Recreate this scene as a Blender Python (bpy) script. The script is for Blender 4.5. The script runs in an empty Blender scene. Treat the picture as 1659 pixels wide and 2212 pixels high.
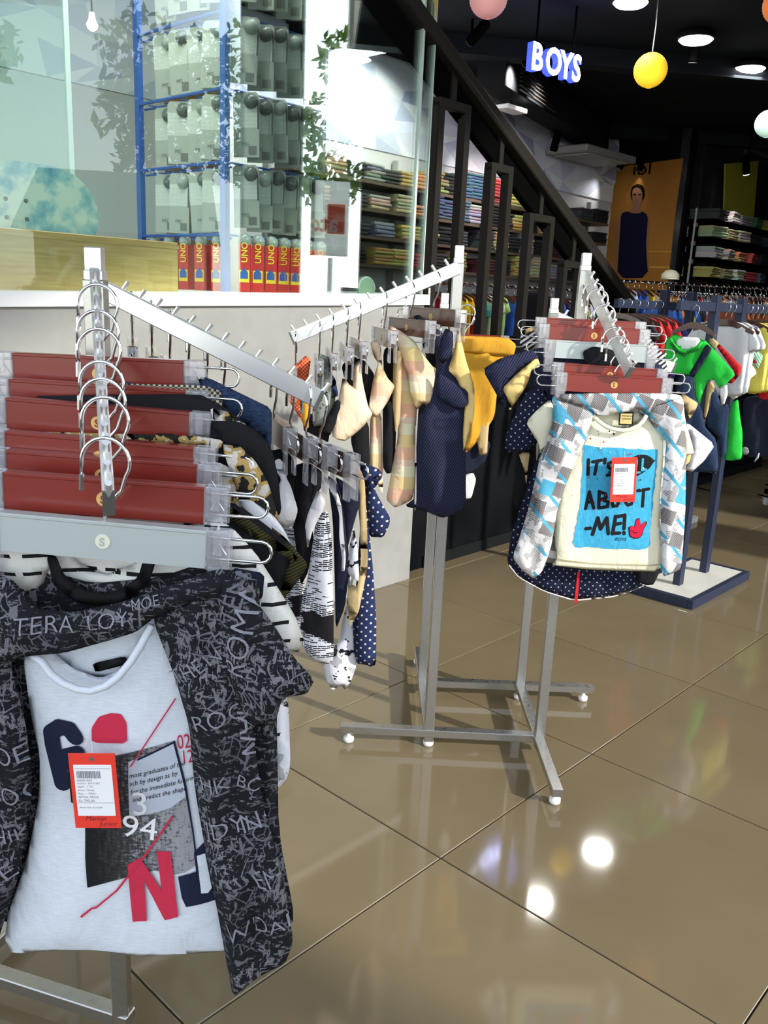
import bpy, bmesh, math, random
import numpy as np
from mathutils import Vector, Matrix
C = bpy.context.scene.collection
S = bpy.context.scene
rnd = random.Random(7)

# ---------------------------------------------------------------- camera, sky, sun, exposure
cam = bpy.data.objects.new('camera', bpy.data.cameras.new('camera')); C.objects.link(cam)
cam.data.sensor_fit = 'VERTICAL'; cam.data.sensor_height = 24.0; cam.data.lens = 24.0 * 1850 / 2212
cam.data.clip_start = 0.05; cam.data.clip_end = 200
cam.matrix_world = Matrix(((0.99894, -0.04598, 0, 0), (0.01123, 0.24400, -0.96971, 0), (0.04459, 0.96868, 0.24427, 1.48), (0, 0, 0, 1)))
S.camera = cam
w = bpy.data.worlds.new('sky'); S.world = w; w.use_nodes = True
wt = w.node_tree; bg = wt.nodes['Background']
sky = wt.nodes.new('ShaderNodeTexSky'); sky.sky_type = 'NISHITA'; sky.sun_disc = False
sky.sun_elevation = math.radians(42); sky.sun_rotation = math.radians(70); sky.air_density = 1.0; sky.dust_density = 0.6
hs = wt.nodes.new('ShaderNodeHueSaturation'); hs.inputs['Saturation'].default_value = 0.45; wt.links.new(sky.outputs[0], hs.inputs['Color']); wt.links.new(hs.outputs[0], bg.inputs[0]); bg.inputs[1].default_value = 0.5
sd = bpy.data.lights.new('sun', 'SUN'); sd.energy = 4.3; sd.angle = math.radians(1.6); sd.color = (1, 0.95, 0.86)
sun = bpy.data.objects.new('sun', sd); C.objects.link(sun)
sun.rotation_euler = Vector((-0.80, 0.52, -0.47)).to_track_quat('-Z', 'Y').to_euler()
sun.location = (6, -3, 6)
S.view_settings.view_transform = 'Standard'; S.view_settings.look = 'None'
S.view_settings.exposure = 0.12; S.view_settings.gamma = 1; S.view_settings.use_curve_mapping = False

# ---------------------------------------------------------------- material helpers
class NT:
    def __init__(s, m):
        m.use_nodes = True; s.t = m.node_tree; s.p = s.t.nodes['Principled BSDF']; s.out = s.t.nodes['Material Output']
    def n(s, typ, _o=0, _p=None, **k):
        nd = s.t.nodes.new('ShaderNode' + typ)
        for a, b in (_p or {}).items(): setattr(nd, a, b)
        for a, b in k.items():
            key = int(a[1:]) if a[0] == '_' else a
            sk = nd.inputs[key]
            if isinstance(b, bpy.types.NodeSocket): s.t.links.new(b, sk)
            elif isinstance(b, (tuple, list)) and len(b) == 3 and sk.type == 'RGBA': sk.default_value = (*b, 1)
            else: sk.default_value = b
        return nd.outputs[_o]
    def math(s, op, a, b=0.0, c=0.0): return s.n('Math', 0, dict(operation=op), _0=a, _1=b, _2=c)
    def mix(s, f, a, b, mode='MIX'):
        nd = s.t.nodes.new('ShaderNodeMix'); nd.data_type = 'RGBA'; nd.blend_type = mode
        for i, v in ((0, f), (6, a), (7, b)):
            if isinstance(v, bpy.types.NodeSocket): s.t.links.new(v, nd.inputs[i])
            elif i: nd.inputs[i].default_value = (*v, 1)
            else: nd.inputs[i].default_value = v
        return nd.outputs[2]
    def ramp(s, f, stops, interp='LINEAR'):
        nd = s.t.nodes.new('ShaderNodeValToRGB'); e = nd.color_ramp; e.interpolation = interp
        while len(e.elements) < len(stops): e.elements.new(0.5)
        for el, (p, c) in zip(e.elements, stops): el.position = p; el.color = (*c, 1) if len(c) == 3 else c
        s.t.links.new(f, nd.inputs[0]); return nd.outputs[0]
    def uv(s, scale=(1, 1, 1), rot=0, loc=(0, 0, 0)):
        t = s.n('TexCoord', 2)
        return s.n('Mapping', Vector=t, Scale=scale, Rotation=(0, 0, rot), Location=loc)
    def obj(s, scale=(1, 1, 1)):
        return s.n('Mapping', Vector=s.n('TexCoord', 3), Scale=scale)
    def noise(s, v, scale, detail=3, rough=0.5, o=0): return s.n('TexNoise', o, Vector=v, Scale=scale, Detail=detail, Roughness=rough)
    def setc(s, c): s.t.links.new(c, s.p.inputs['Base Color'])
    def bump(s, h, strength=0.3, dist=0.002):
        s.t.links.new(s.n('Bump', Height=h, Strength=strength, Distance=dist), s.p.inputs['Normal'])

MATS = {}
def mat(name, col=(0.5, 0.5, 0.5), rough=0.6, metal=0.0, emit=0.0, ecol=None, spec=0.5, fn=None, coat=0.0):
    m = bpy.data.materials.new(name); t = NT(m); p = t.p
    p.inputs['Base Color'].default_value = (*col, 1); p.inputs['Roughness'].default_value = rough
    p.inputs['Metallic'].default_value = metal; p.inputs['Specular IOR Level'].default_value = spec
    p.inputs['Coat Weight'].default_value = coat; p.inputs['Coat Roughness'].default_value = 0.12
    if emit: p.inputs['Emission Color'].default_value = (*(ecol or col), 1); p.inputs['Emission Strength'].default_value = emit
    if fn: fn(t)
    m.diffuse_color = (*col, 1); MATS[name] = m
    return m
def weave(t, sc=900, st=0.12):
    u = t.uv(); t.bump(t.noise(u, sc, 1), st, 0.001)

def f_floor(t):
    v = t.n('Mapping', Vector=t.n('NewGeometry', 0), Scale=(1, 1, 1))
    a = t.noise(v, 1.3, 4, 0.6); r = t.n('ObjectInfo', 5)
    f = t.math('MULTIPLY_ADD', r, 0.25, t.math('MULTIPLY', a, 0.8))
    t.setc(t.ramp(f, [(0.2, (0.165, 0.125, 0.07)), (0.8, (0.235, 0.185, 0.11))]))  # clouding put into the tile colour stands in for soft reflections
    t.t.links.new(t.math('MULTIPLY_ADD', a, 0.07, 0.035), t.p.inputs['Roughness'])
mat('floor_tile', (0.22, 0.18, 0.12), 0.08, fn=f_floor, spec=0.55)
mat('grout', (0.05, 0.04, 0.03), 0.9)
def f_plaster(t):
    v = t.obj(); a = t.noise(v, 2.2, 6, 0.65); b = t.noise(v, 14, 4)
    t.setc(t.ramp(t.mix(0.3, a, b), [(0.3, (0.25, 0.25, 0.235)), (0.7, (0.34, 0.34, 0.325))])); t.bump(b, 0.12, 0.004)
mat('grey_plaster', (0.45, 0.45, 0.43), 0.7, fn=f_plaster)
mat('white_trim', (0.85, 0.85, 0.85), 0.45)
def f_dark(t):
    a = t.noise(t.obj(), 3, 4); t.setc(t.ramp(a, [(0.3, (0.004, 0.005, 0.006)), (0.75, (0.010, 0.011, 0.012))]))
mat('dark_wall', (0.015, 0.016, 0.017), 1.0, fn=f_dark, spec=0.0)
mat('ceiling_black', (0.013, 0.016, 0.019), 0.9, spec=0.1)
mat('ceiling_pale', (0.5, 0.48, 0.44), 0.8)
mat('duct_black', (0.008, 0.009, 0.010), 0.8, spec=0.1)
mat('unit_grey', (0.28, 0.28, 0.27), 0.5)
def f_steel(t):
    a = t.noise(t.obj((2, 2, 60)), 30, 2); t.t.links.new(t.math('MULTIPLY_ADD', a, 0.2, 0.2), t.p.inputs['Roughness'])
mat('steel', (0.50, 0.49, 0.46), 0.3, 1.0, fn=f_steel)
mat('satin_steel', (0.86, 0.855, 0.83), 0.36, 0.75)
mat('chrome', (0.82, 0.82, 0.83), 0.1, 1.0)
mat('dark_end', (0.12, 0.12, 0.11), 0.5)
mat('foot_white', (0.8, 0.8, 0.78), 0.4)
mat('red_lacquer', (0.225, 0.024, 0.015), 0.3, spec=0.4, coat=0.55)
mat('brown_lacquer', (0.085, 0.032, 0.02), 0.3, spec=0.5, coat=0.8)
mat('silver_lacquer', (0.50, 0.55, 0.54), 0.35, 0.3)
mat('gold', (0.75, 0.48, 0.16), 0.4, 0.4)
mat('pale_logo', (0.75, 0.75, 0.6), 0.5)
def f_clear(t):
    tr = t.n('BsdfTransparent', Color=(0.97, 0.97, 0.98)); gl = t.n('BsdfGlossy', Color=(1, 1, 1), Roughness=0.08); df = t.n('BsdfDiffuse', Color=(0.85, 0.85, 0.88))
    fr = t.n('LayerWeight', 1, Blend=0.35)
    a = t.n('MixShader', _0=0.13, _1=tr, _2=df); b = t.n('MixShader', _0=t.math('MULTIPLY_ADD', fr, 0.5, 0.06), _1=a, _2=gl)
    t.t.links.new(b, t.out.inputs[0])
mat('clear_plastic', (0.8, 0.8, 0.82), 0.1, fn=f_clear)
def glassfn(tint, k0, k1):
    def f(t):
        tr = t.n('BsdfTransparent', Color=tint); gl = t.n('BsdfGlossy', Color=(1, 1, 1), Roughness=0.005)
        fr = t.n('Fresnel', IOR=1.55)
        b = t.n('MixShader', _0=t.math('MULTIPLY_ADD', fr, k1, k0), _1=tr, _2=gl); t.t.links.new(b, t.out.inputs[0])
    return f
mat('glass', (0.8, 0.9, 0.85), 0.0, fn=glassfn((0.86, 0.94, 0.90), 0.0, 0.52))
mat('glass_edge', (0.62, 0.72, 0.68), 0.25)
mat('green_sheet', (0.30, 0.40, 0.30), 0.5)
mat('gold_film', (0.62, 0.42, 0.10), 0.4)
mat('blue_metal', (0.035, 0.11, 0.45), 0.4)
def f_card(t):
    u = t.uv(); y = t.n('SeparateXYZ', 1, Vector=u); a = t.n('TexBrick', 1, dict(offset=0.37), Vector=u, Scale=1.0, **{'Brick Width': 0.021, 'Row Height': 0.005, 'Mortar Size': 0.0018})
    lab = t.math('MULTIPLY', t.math('GREATER_THAN', y, -0.135), t.math('LESS_THAN', y, -0.045))
    c = t.mix(t.math('MULTIPLY', lab, t.math('MULTIPLY_ADD', a, 0.7, 0.1)), (0.42, 0.43, 0.40), (0.75, 0.76, 0.73))
    t.setc(c)
mat('card_grey', (0.45, 0.46, 0.43), 0.6, fn=f_card)
mat('card_dark', (0.04, 0.045, 0.05), 0.35)
mat('disc_grey', (0.13, 0.14, 0.14), 0.25)
mat('disc_pale', (0.36, 0.39, 0.38), 0.25)
mat('print_grey', (0.18, 0.18, 0.17), 0.7)
mat('red_box', (0.62, 0.03, 0.03), 0.4)
mat('box_yellow', (0.9, 0.65, 0.05), 0.5)
mat('box_black', (0.02, 0.02, 0.02), 0.5)
def f_wood(t):
    a = t.noise(t.obj((3, 3, 40)), 2.2, 4); t.setc(t.ramp(a, [(0.3, (0.50, 0.30, 0.10)), (0.7, (0.66, 0.43, 0.17))]))
mat('pale_wood', (0.6, 0.38, 0.14), 0.5, fn=f_wood)
mat('brown_panel', (0.30, 0.11, 0.03), 0.6)
def f_skate(t):
    a = t.noise(t.obj(), 9, 5, 0.6); b = t.noise(t.obj(), 4, 3)
    t.setc(t.mix(t.math('MULTIPLY', b, 0.35), t.ramp(a, [(0.32, (0.03, 0.22, 0.58)), (0.46, (0.30, 0.60, 0.75)), (0.56, (0.85, 0.90, 0.90))]), (0.55, 0.66, 0.35)))
mat('skate_print', (0.2, 0.5, 0.7), 0.3, fn=f_skate)
mat('iron', (0.020, 0.017, 0.014), 0.5, 0.2, spec=0.2)
mat('iron_black', (0.003, 0.003, 0.003), 0.8, spec=0.0)
mat('navy_paint', (0.015, 0.023, 0.055), 0.5)
mat('board_white', (0.72, 0.70, 0.64), 0.5)
mat('shelf_wood', (0.10, 0.07, 0.05), 0.5)
mat('white_wall', (0.62, 0.62, 0.64), 0.7)
for i, c in enumerate([(0.66, 0.68, 0.80), (0.50, 0.54, 0.70), (0.78, 0.80, 0.88), (0.36, 0.40, 0.58), (0.58, 0.62, 0.76)]): mat('facet_%s' % 'abcde'[i], tuple(v * 1.12 for v in c), 0.7)
def f_banner(t):
    a = t.noise(t.obj(), 1.2, 3); t.setc(t.ramp(a, [(0.3, (0.30, 0.11, 0.006)), (0.7, (0.42, 0.175, 0.014))]))
mat('banner_orange', (0.6, 0.3, 0.02), 0.7, fn=f_banner)
mat('banner_line', (0.66, 0.34, 0.03), 0.7)
mat('skin', (0.30, 0.155, 0.085), 0.8, spec=0.1)
mat('lip', (0.30, 0.08, 0.06), 0.6)
mat('hair', (0.012, 0.008, 0.006), 0.9, spec=0.0)
mat('dress_navy', (0.009, 0.008, 0.03), 0.9, spec=0.1)
mat('panel_olive', (0.42, 0.40, 0.04), 0.7)
def f_mural(t):
    a = t.noise(t.obj((2.2, 2.2, 0.9)), 1.6, 4, 0.55); t.setc(t.ramp(a, [(0.5, (0.010, 0.012, 0.015)), (0.66, (0.11, 0.10, 0.11))]))
mat('mural_grey', (0.1, 0.1, 0.1), 0.7, fn=f_mural)
mat('lamp_white', (1, 1, 1), 0.5, emit=16.0)
mat('lamp_small', (1, 0.9, 0.7), 0.5, emit=9.0)
mat('sign_face', (0.9, 0.92, 1), 0.5, emit=14.0, ecol=(0.75, 0.82, 1))
mat('sign_side', (0.02, 0.03, 0.6), 0.4, emit=3.0, ecol=(0.03, 0.05, 1.0))
def lantern(name, col, ec, es):
    def f(t):
        fr = t.n('LayerWeight', 1, Blend=0.3); t.t.links.new(t.math('MULTIPLY_ADD', t.math('POWER', t.math('SUBTRACT', 1.0, fr), 3.0), es, es * 0.45), t.p.inputs['Emission Strength'])
        t.p.inputs['Emission Color'].default_value = (*ec, 1)
    mat(name, col, 0.8, fn=f)
lantern('lantern_yellow', (0.85, 0.5, 0.01), (1.0, 0.60, 0.03), 1.0)
lantern('lantern_pink', (0.75, 0.36, 0.36), (0.9, 0.42, 0.40), 0.35)
lantern('lantern_mint', (0.6, 0.8, 0.7), (0.65, 0.95, 0.8), 0.6)
lantern('lantern_orange', (0.8, 0.2, 0.04), (0.95, 0.25, 0.05), 0.5)
def f_any(t):
    t.setc(t.n('ObjectInfo', 1))
    t.bump(t.noise(t.obj(), 60, 3), 0.5, 0.006)
mat('plain_cloth', (0.5, 0.5, 0.5), 0.85, fn=f_any)
def f_leaf(t):
    a = t.noise(t.obj(), 3, 4); t.setc(t.ramp(a, [(0.3, (0.06, 0.14, 0.02)), (0.7, (0.30, 0.42, 0.07))]))
mat('leaf', (0.2, 0.35, 0.06), 0.6, fn=f_leaf)
mat('bark', (0.12, 0.08, 0.05), 0.9)
mat('asphalt', (0.42, 0.40, 0.36), 0.9)
mat('facade_cream', (0.72, 0.66, 0.50), 0.8)
mat('roof_green', (0.20, 0.42, 0.26), 0.6)
def f_trans(t):
    d = t.n('BsdfDiffuse', Color=(.9, .9, .9)); l = t.n('BsdfTranslucent', Color=(.9, .9, .9)); t.t.links.new(t.n('MixShader', _0=.6, _1=d, _2=l), t.out.inputs[0])
mat('sign_white', (0.9, 0.9, 0.9), 0.5, fn=f_trans)
mat('sign_red', (0.8, 0.10, 0.05), 0.5)

# fabrics (uv in metres on the cloth)
def cloth(name, col, fn=None, rough=0.9, st=0.10):
    def f(t):
        if fn: t.setc(fn(t))
        u = t.uv(); n1 = t.n('TexNoise', 0, Vector=t.uv((1, .55, 1), rot=.35), Scale=17.0, Detail=4.0, Roughness=.55, Distortion=1.6); n2 = t.noise(u, 700, 2)
        t.bump(t.math('MULTIPLY_ADD', n2, .05, n1), .42, 0.011)
    return mat(name, col, rough, spec=0.2, fn=f)
def f_scrib(t):
    u = t.uv(); d = t.n('Vector' + 'Math', 0, dict(operation='ADD'), _0=u, _1=t.n('VectorMath', 0, dict(operation='SCALE'), _0=t.noise(u, 22, 2, o=1), _3=0.02) if False else t.noise(u, 22, 2, o=1)) if False else u
    wv = t.noise(t.n('Mapping', Vector=u, Scale=(1, 3.0, 1), Rotation=(0, 0, 0.3)), 46, 5, 0.7)
    bl = t.noise(t.n('Mapping', Vector=u, Scale=(2.6, 1, 1), Rotation=(0, 0, -0.35)), 85, 4, 0.65)
    big = t.noise(u, 9, 3)
    g = t.n('TexVoronoi', 0, dict(distance='CHEBYCHEV', feature='DISTANCE_TO_EDGE') if False else dict(distance='CHEBYCHEV'), Vector=u, Scale=130)
    m1 = t.math('GREATER_THAN', wv, 0.55); m2 = t.math('GREATER_THAN', bl, 0.54); m3 = t.math('GREATER_THAN', g, 0.40)
    ud = t.n('VectorMath', 0, dict(operation='ADD'), _0=u, _1=t.n('VectorMath', 0, dict(operation='SCALE'), _0=t.noise(u, 14, 2, o=1), Scale=0.05))
    ed = t.n('TexVoronoi', 0, dict(feature='DISTANCE_TO_EDGE'), Vector=t.n('Mapping', Vector=ud, Scale=(1.5, 1, 1)), Scale=52.0); ln = t.math('MULTIPLY', t.math('LESS_THAN', ed, 0.05), t.math('GREATER_THAN', t.noise(u, 26, 3), 0.54))
    vs = t.math('MULTIPLY', t.math('GREATER_THAN', t.noise(t.n('Mapping', Vector=ud, Scale=(5, 1, 1)), 40, 4, 0.7), 0.56), t.math('GREATER_THAN', big, 0.5))
    k0 = t.math('MAXIMUM', t.math('MAXIMUM', t.math('MULTIPLY', m1, m3), t.math('MULTIPLY', m2, m1)), t.math('MAXIMUM', ln, vs))
    k = t.math('MULTIPLY', k0, t.math('MULTIPLY_ADD', big, 1.7, -0.25))
    return t.mix(k, (0.009, 0.010, 0.013), (0.23, 0.23, 0.255))
cloth('scribble_black', (0.05, 0.05, 0.06), f_scrib)
def f_heather(t):
    a = t.noise(t.uv((1, 9, 1)), 60, 3); return t.ramp(a, [(0.3, (0.60, 0.645, 0.71)), (0.7, (0.71, 0.75, 0.80))])
cloth('heather_white', (0.7, 0.74, 0.8), f_heather)
cloth('cream_cotton', (0.86, 0.82, 0.62))
cloth('white_cotton', (0.84, 0.82, 0.84))
cloth('black_cotton', (0.011, 0.011, 0.013))
cloth('navy_cotton', (0.014, 0.018, 0.038))
cloth('mustard_cotton', (0.70, 0.36, 0.035))
cloth('yellow_lining', (0.86, 0.62, 0.23))
cloth('tan_chino', (0.58, 0.43, 0.22))
cloth('green_cotton', (0.025, 0.52, 0.055))
cloth('red_cotton', (0.60, 0.02, 0.025))
cloth('grey_cotton', (0.30, 0.31, 0.31))
def f_denim(t):
    a = t.noise(t.uv((1, 3, 1)), 120, 3); return t.ramp(a, [(0.3, (0.010, 0.020, 0.050)), (0.75, (0.038, 0.065, 0.135))])
cloth('denim', (0.04, 0.07, 0.15), f_denim)
def f_pin(t):
    x = t.n('SeparateXYZ', 0, Vector=t.uv(rot=0.5)); s = t.math('FRACT', t.math('MULTIPLY', x, 150.0))
    return t.mix(t.math('MULTIPLY', t.math('GREATER_THAN', s, 0.72), 0.5), (0.011, 0.014, 0.035), (0.10, 0.10, 0.20))
cloth('navy_pinstripe', (0.015, 0.018, 0.04), f_pin)
def dots(sc, r, ca, cb):
    def f(t):
        u = t.uv(rot=0.785); v = t.n('VectorMath', 0, dict(operation='SCALE'), _0=u, Scale=sc)
        fr = t.n('VectorMath', 0, dict(operation='FRACTION'), _0=v); dd = t.n('VectorMath', 1, dict(operation='DISTANCE'), _0=t.n('VectorMath', 0, dict(operation='MULTIPLY'), _0=fr, _1=(1, 1, 0)), _1=(0.5, 0.5, 0))
        return t.mix(t.math('LESS_THAN', dd, r), ca, cb)
    return f
cloth('navy_dots', (0.02, 0.03, 0.09), dots(74, 0.17, (0.016, 0.026, 0.085), (0.62, 0.55, 0.48)))
cloth('navy_small_dots', (0.012, 0.016, 0.04), dots(62, 0.14, (0.010, 0.013, 0.035), (0.42, 0.42, 0.50)))
def f_knit(t):
    u = t.uv(); b = t.n('TexBrick', 0, dict(offset=0.43), Vector=t.n('VectorMath', 0, dict(operation='ADD'), _0=u, _1=t.n('VectorMath', 0, dict(operation='SCALE'), _0=t.noise(u, 12, 2, o=1), Scale=0.012)), Scale=1.0, Color1=(0, 0, 0), Color2=(1, 1, 1), Mortar=(1, 1, 1), **{'Brick Width': 0.018, 'Row Height': 0.0042, 'Mortar Size': 0.0009, 'Bias': 0.0})
    band = t.noise(t.uv((0.4, 1, 1), loc=(0.3, 0.1, 0)), 11, 2)
    k = t.math('GREATER_THAN', t.math('MULTIPLY_ADD', band, 1.5, t.math('MULTIPLY_ADD', b, 0.5, -0.55)), 0.55)
    return t.mix(k, (0.012, 0.012, 0.014), (0.74, 0.75, 0.82))
cloth('knit_streak', (0.4, 0.4, 0.42), f_knit)
def f_bstripe(t):
    u = t.uv((1, 1, 1)); y = t.n('SeparateXYZ', 1, Vector=u); x = t.n('SeparateXYZ', 0, Vector=u)
    s = t.math('FRACT', t.math('MULTIPLY_ADD', t.noise(u, 8, 2), 0.35, t.math('MULTIPLY', y, 40.0)))
    gap = t.noise(t.uv((1, 0.3, 1)), 42, 2); k = t.math('MULTIPLY', t.math('GREATER_THAN', s, 0.80), t.math('GREATER_THAN', gap, 0.44))
    sp = t.math('GREATER_THAN', t.noise(t.uv((1, 5, 1)), 90, 2), 0.68)
    return t.mix(k, t.mix(t.math('MULTIPLY', sp, 0.5), (0.76, 0.75, 0.70), (0.45, 0.45, 0.43)), (0.012, 0.012, 0.012))
cloth('black_dash_stripe', (0.7, 0.7, 0.66), f_bstripe)
def f_splat(t):
    u = t.uv(); a = t.noise(u, 45, 4, 0.6); b = t.noise(u, 20, 2)
    c = t.mix(t.math('GREATER_THAN', b, 0.60), (0.80, 0.80, 0.86), (0.45, 0.46, 0.48))
    return t.mix(t.math('GREATER_THAN', a, 0.585), c, (0.015, 0.015, 0.02))
cloth('white_splatter', (0.75, 0.75, 0.8), f_splat)
def f_olive(t):
    x = t.n('SeparateXYZ', 0, Vector=t.uv(rot=1.1)); s = t.math('FRACT', t.math('MULTIPLY', x, 240.0))
    return t.mix(t.math('GREATER_THAN', s, 0.5), (0.022, 0.020, 0.008), (0.075, 0.065, 0.02))
cloth('olive_cord', (0.05, 0.045, 0.015), f_olive)
def f_camo(t):
    a = t.noise(t.uv(), 34, 3); return t.ramp(a, [(0.40, (0.02, 0.02, 0.018)), (0.46, (0.45, 0.30, 0.10)), (0.54, (0.62, 0.58, 0.50)), (0.7, (0.72, 0.70, 0.66))], 'CONSTANT')
cloth('camo_print', (0.5, 0.45, 0.35), f_camo)
def f_plaid(t):
    u = t.uv(); x = t.n('SeparateXYZ', 0, Vector=u); y = t.n('SeparateXYZ', 1, Vector=u)
    sx = t.math('GREATER_THAN', t.math('FRACT', t.math('MULTIPLY', x, 11.0)), 0.5); sy = t.math('FRACT', t.math('MULTIPLY', y, 7.5))
    c = t.ramp(sy, [(0.0, (0.88, 0.52, 0.34)), (0.3, (0.90, 0.70, 0.32)), (0.6, (0.93, 0.86, 0.58)), (0.85, (0.86, 0.66, 0.5))], 'CONSTANT')
    return t.mix(t.math('MULTIPLY', sx, 0.35), c, (0.92, 0.62, 0.45))
cloth('peach_plaid', (0.9, 0.65, 0.4), f_plaid)
cloth('peach_cotton', (0.93, 0.72, 0.50))
def f_redcheck(t):
    c = t.n('TexChecker', 0, Vector=t.uv(), Scale=180.0, Color1=(0.55, 0.05, 0.02), Color2=(0.9, 0.25, 0.10)); return c
cloth('red_check', (0.7, 0.15, 0.06), f_redcheck)
def f_script(t):
    a = t.noise(t.uv((1, 2, 1)), 42, 3); return t.mix(t.math('GREATER_THAN', a, 0.62), (0.27, 0.30, 0.27), (0.02, 0.02, 0.02))
cloth('grey_script', (0.25, 0.28, 0.25), f_script)
def f_block(t):
    u = t.uv(rot=0.3); v = t.n('TexVoronoi', 0, dict(distance='CHEBYCHEV'), Vector=u, Scale=19.0, Randomness=0.6); vc = t.n('TexVoronoi', 1, dict(distance='CHEBYCHEV'), Vector=u, Scale=19.0, Randomness=0.6)
    hx = t.n('SeparateXYZ', 0, Vector=t.uv(rot=0.9)); hat = t.math('GREATER_THAN', t.math('FRACT', t.math('MULTIPLY_ADD', t.noise(u, 60, 2), 0.8, t.math('MULTIPLY', hx, 260.0))), 0.5)
    rc = t.n('SeparateXYZ', 0, Vector=vc); gc = t.n('SeparateXYZ', 1, Vector=vc)
    inner = t.math('LESS_THAN', v, 0.40)
    kind_blue = t.math('GREATER_THAN', rc, 0.78); kind_white = t.math('LESS_THAN', rc, 0.10)
    grey = t.mix(hat, (0.36, 0.335, 0.33), (0.085, 0.075, 0.075))
    cell = t.mix(kind_blue, grey, (0.09, 0.40, 0.58)); cell = t.mix(kind_white, cell, (0.80, 0.80, 0.80))
    hx2 = t.n('SeparateXYZ', 0, Vector=t.uv(rot=-0.75)); st = t.math('GREATER_THAN', t.math('FRACT', t.math('MULTIPLY', hx2, 17.0)), 0.84)
    edge = t.mix(t.math('MULTIPLY', hat, t.math('GREATER_THAN', t.noise(u, 30, 2), 0.52)), (0.70, 0.68, 0.67), (0.16, 0.15, 0.15))
    c = t.mix(inner, edge, cell)
    return t.mix(t.math('MULTIPLY', st, t.math('GREATER_THAN', gc, 0.35)), c, (0.10, 0.38, 0.55))
cloth('block_print', (0.6, 0.6, 0.62), f_block)
def f_gstripe(t):
    x = t.n('SeparateXYZ', 0, Vector=t.uv(rot=-0.6)); s = t.math('FRACT', t.math('MULTIPLY', x, 90.0)); return t.mix(t.math('GREATER_THAN', s, 0.5), (0.75, 0.8, 0.75), (0.10, 0.5, 0.2))
cloth('green_stripe', (0.4, 0.7, 0.45), f_gstripe)
def f_blackstripe(t):
    x = t.n('SeparateXYZ', 0, Vector=t.uv(rot=0.9)); s = t.math('FRACT', t.math('MULTIPLY', x, 80.0)); return t.mix(t.math('GREATER_THAN', s, 0.5), (0.75, 0.73, 0.68), (0.02, 0.02, 0.025))
cloth('thin_black_stripe', (0.4, 0.4, 0.4), f_blackstripe)
def f_check(t):
    return t.n('TexChecker', 0, Vector=t.uv(), Scale=240.0, Color1=(0.62, 0.55, 0.38), Color2=(0.05, 0.05, 0.05))
cloth('small_check', (0.3, 0.28, 0.2), f_check)
def f_city(t):
    u = t.uv(); y = t.n('SeparateXYZ', 1, Vector=u); x = t.n('SeparateXYZ', 0, Vector=u)
    a = t.noise(t.uv((5, 1, 1)), 45, 4, 0.7); b = t.noise(t.uv((1, 2.4, 1)), 120, 3, 0.6); k = t.math('MULTIPLY', a, b)
    left = t.math('MULTIPLY_ADD', x, 9.0, 0.55)
    return t.ramp(t.math('MULTIPLY', k, left), [(0.06, (0.012, 0.013, 0.013)), (0.17, (0.05, 0.05, 0.052)), (0.30, (0.30, 0.30, 0.32))])
cloth('city_photo', (0.1, 0.1, 0.1), f_city)
def f_splash(t):
    return t.ramp(t.noise(t.uv(), 80, 3), [(0.3, (0.045, 0.36, 0.58)), (0.7, (0.07, 0.42, 0.66))])
cloth('splash_blue', (0.06, 0.4, 0.62), f_splash)
cloth('ink_navy', (0.012, 0.016, 0.04)); cloth('ink_black', (0.012, 0.014, 0.016)); cloth('ink_crimson', (0.55, 0.03, 0.07)); cloth('ink_red', (0.70, 0.012, 0.05))
cloth('ink_grey', (0.13, 0.13, 0.155)); cloth('ink_white', (0.82, 0.82, 0.84)); cloth('ink_silver', (0.24, 0.24, 0.28)); cloth('ink_gold', (0.35, 0.27, 0.12)); cloth('thread_tan', (0.40, 0.32, 0.15)); cloth('photo_sky', (0.50, 0.54, 0.62))
mat('tag_red', (0.80, 0.045, 0.025), 0.45); mat('tag_white', (0.85, 0.85, 0.86), 0.5); mat('tag_ink', (0.22, 0.22, 0.24), 0.6); mat('tag_script', (0.16, 0.01, 0.02), 0.6)
mat('care_gold', (0.70, 0.52, 0.20), 0.5)

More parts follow.
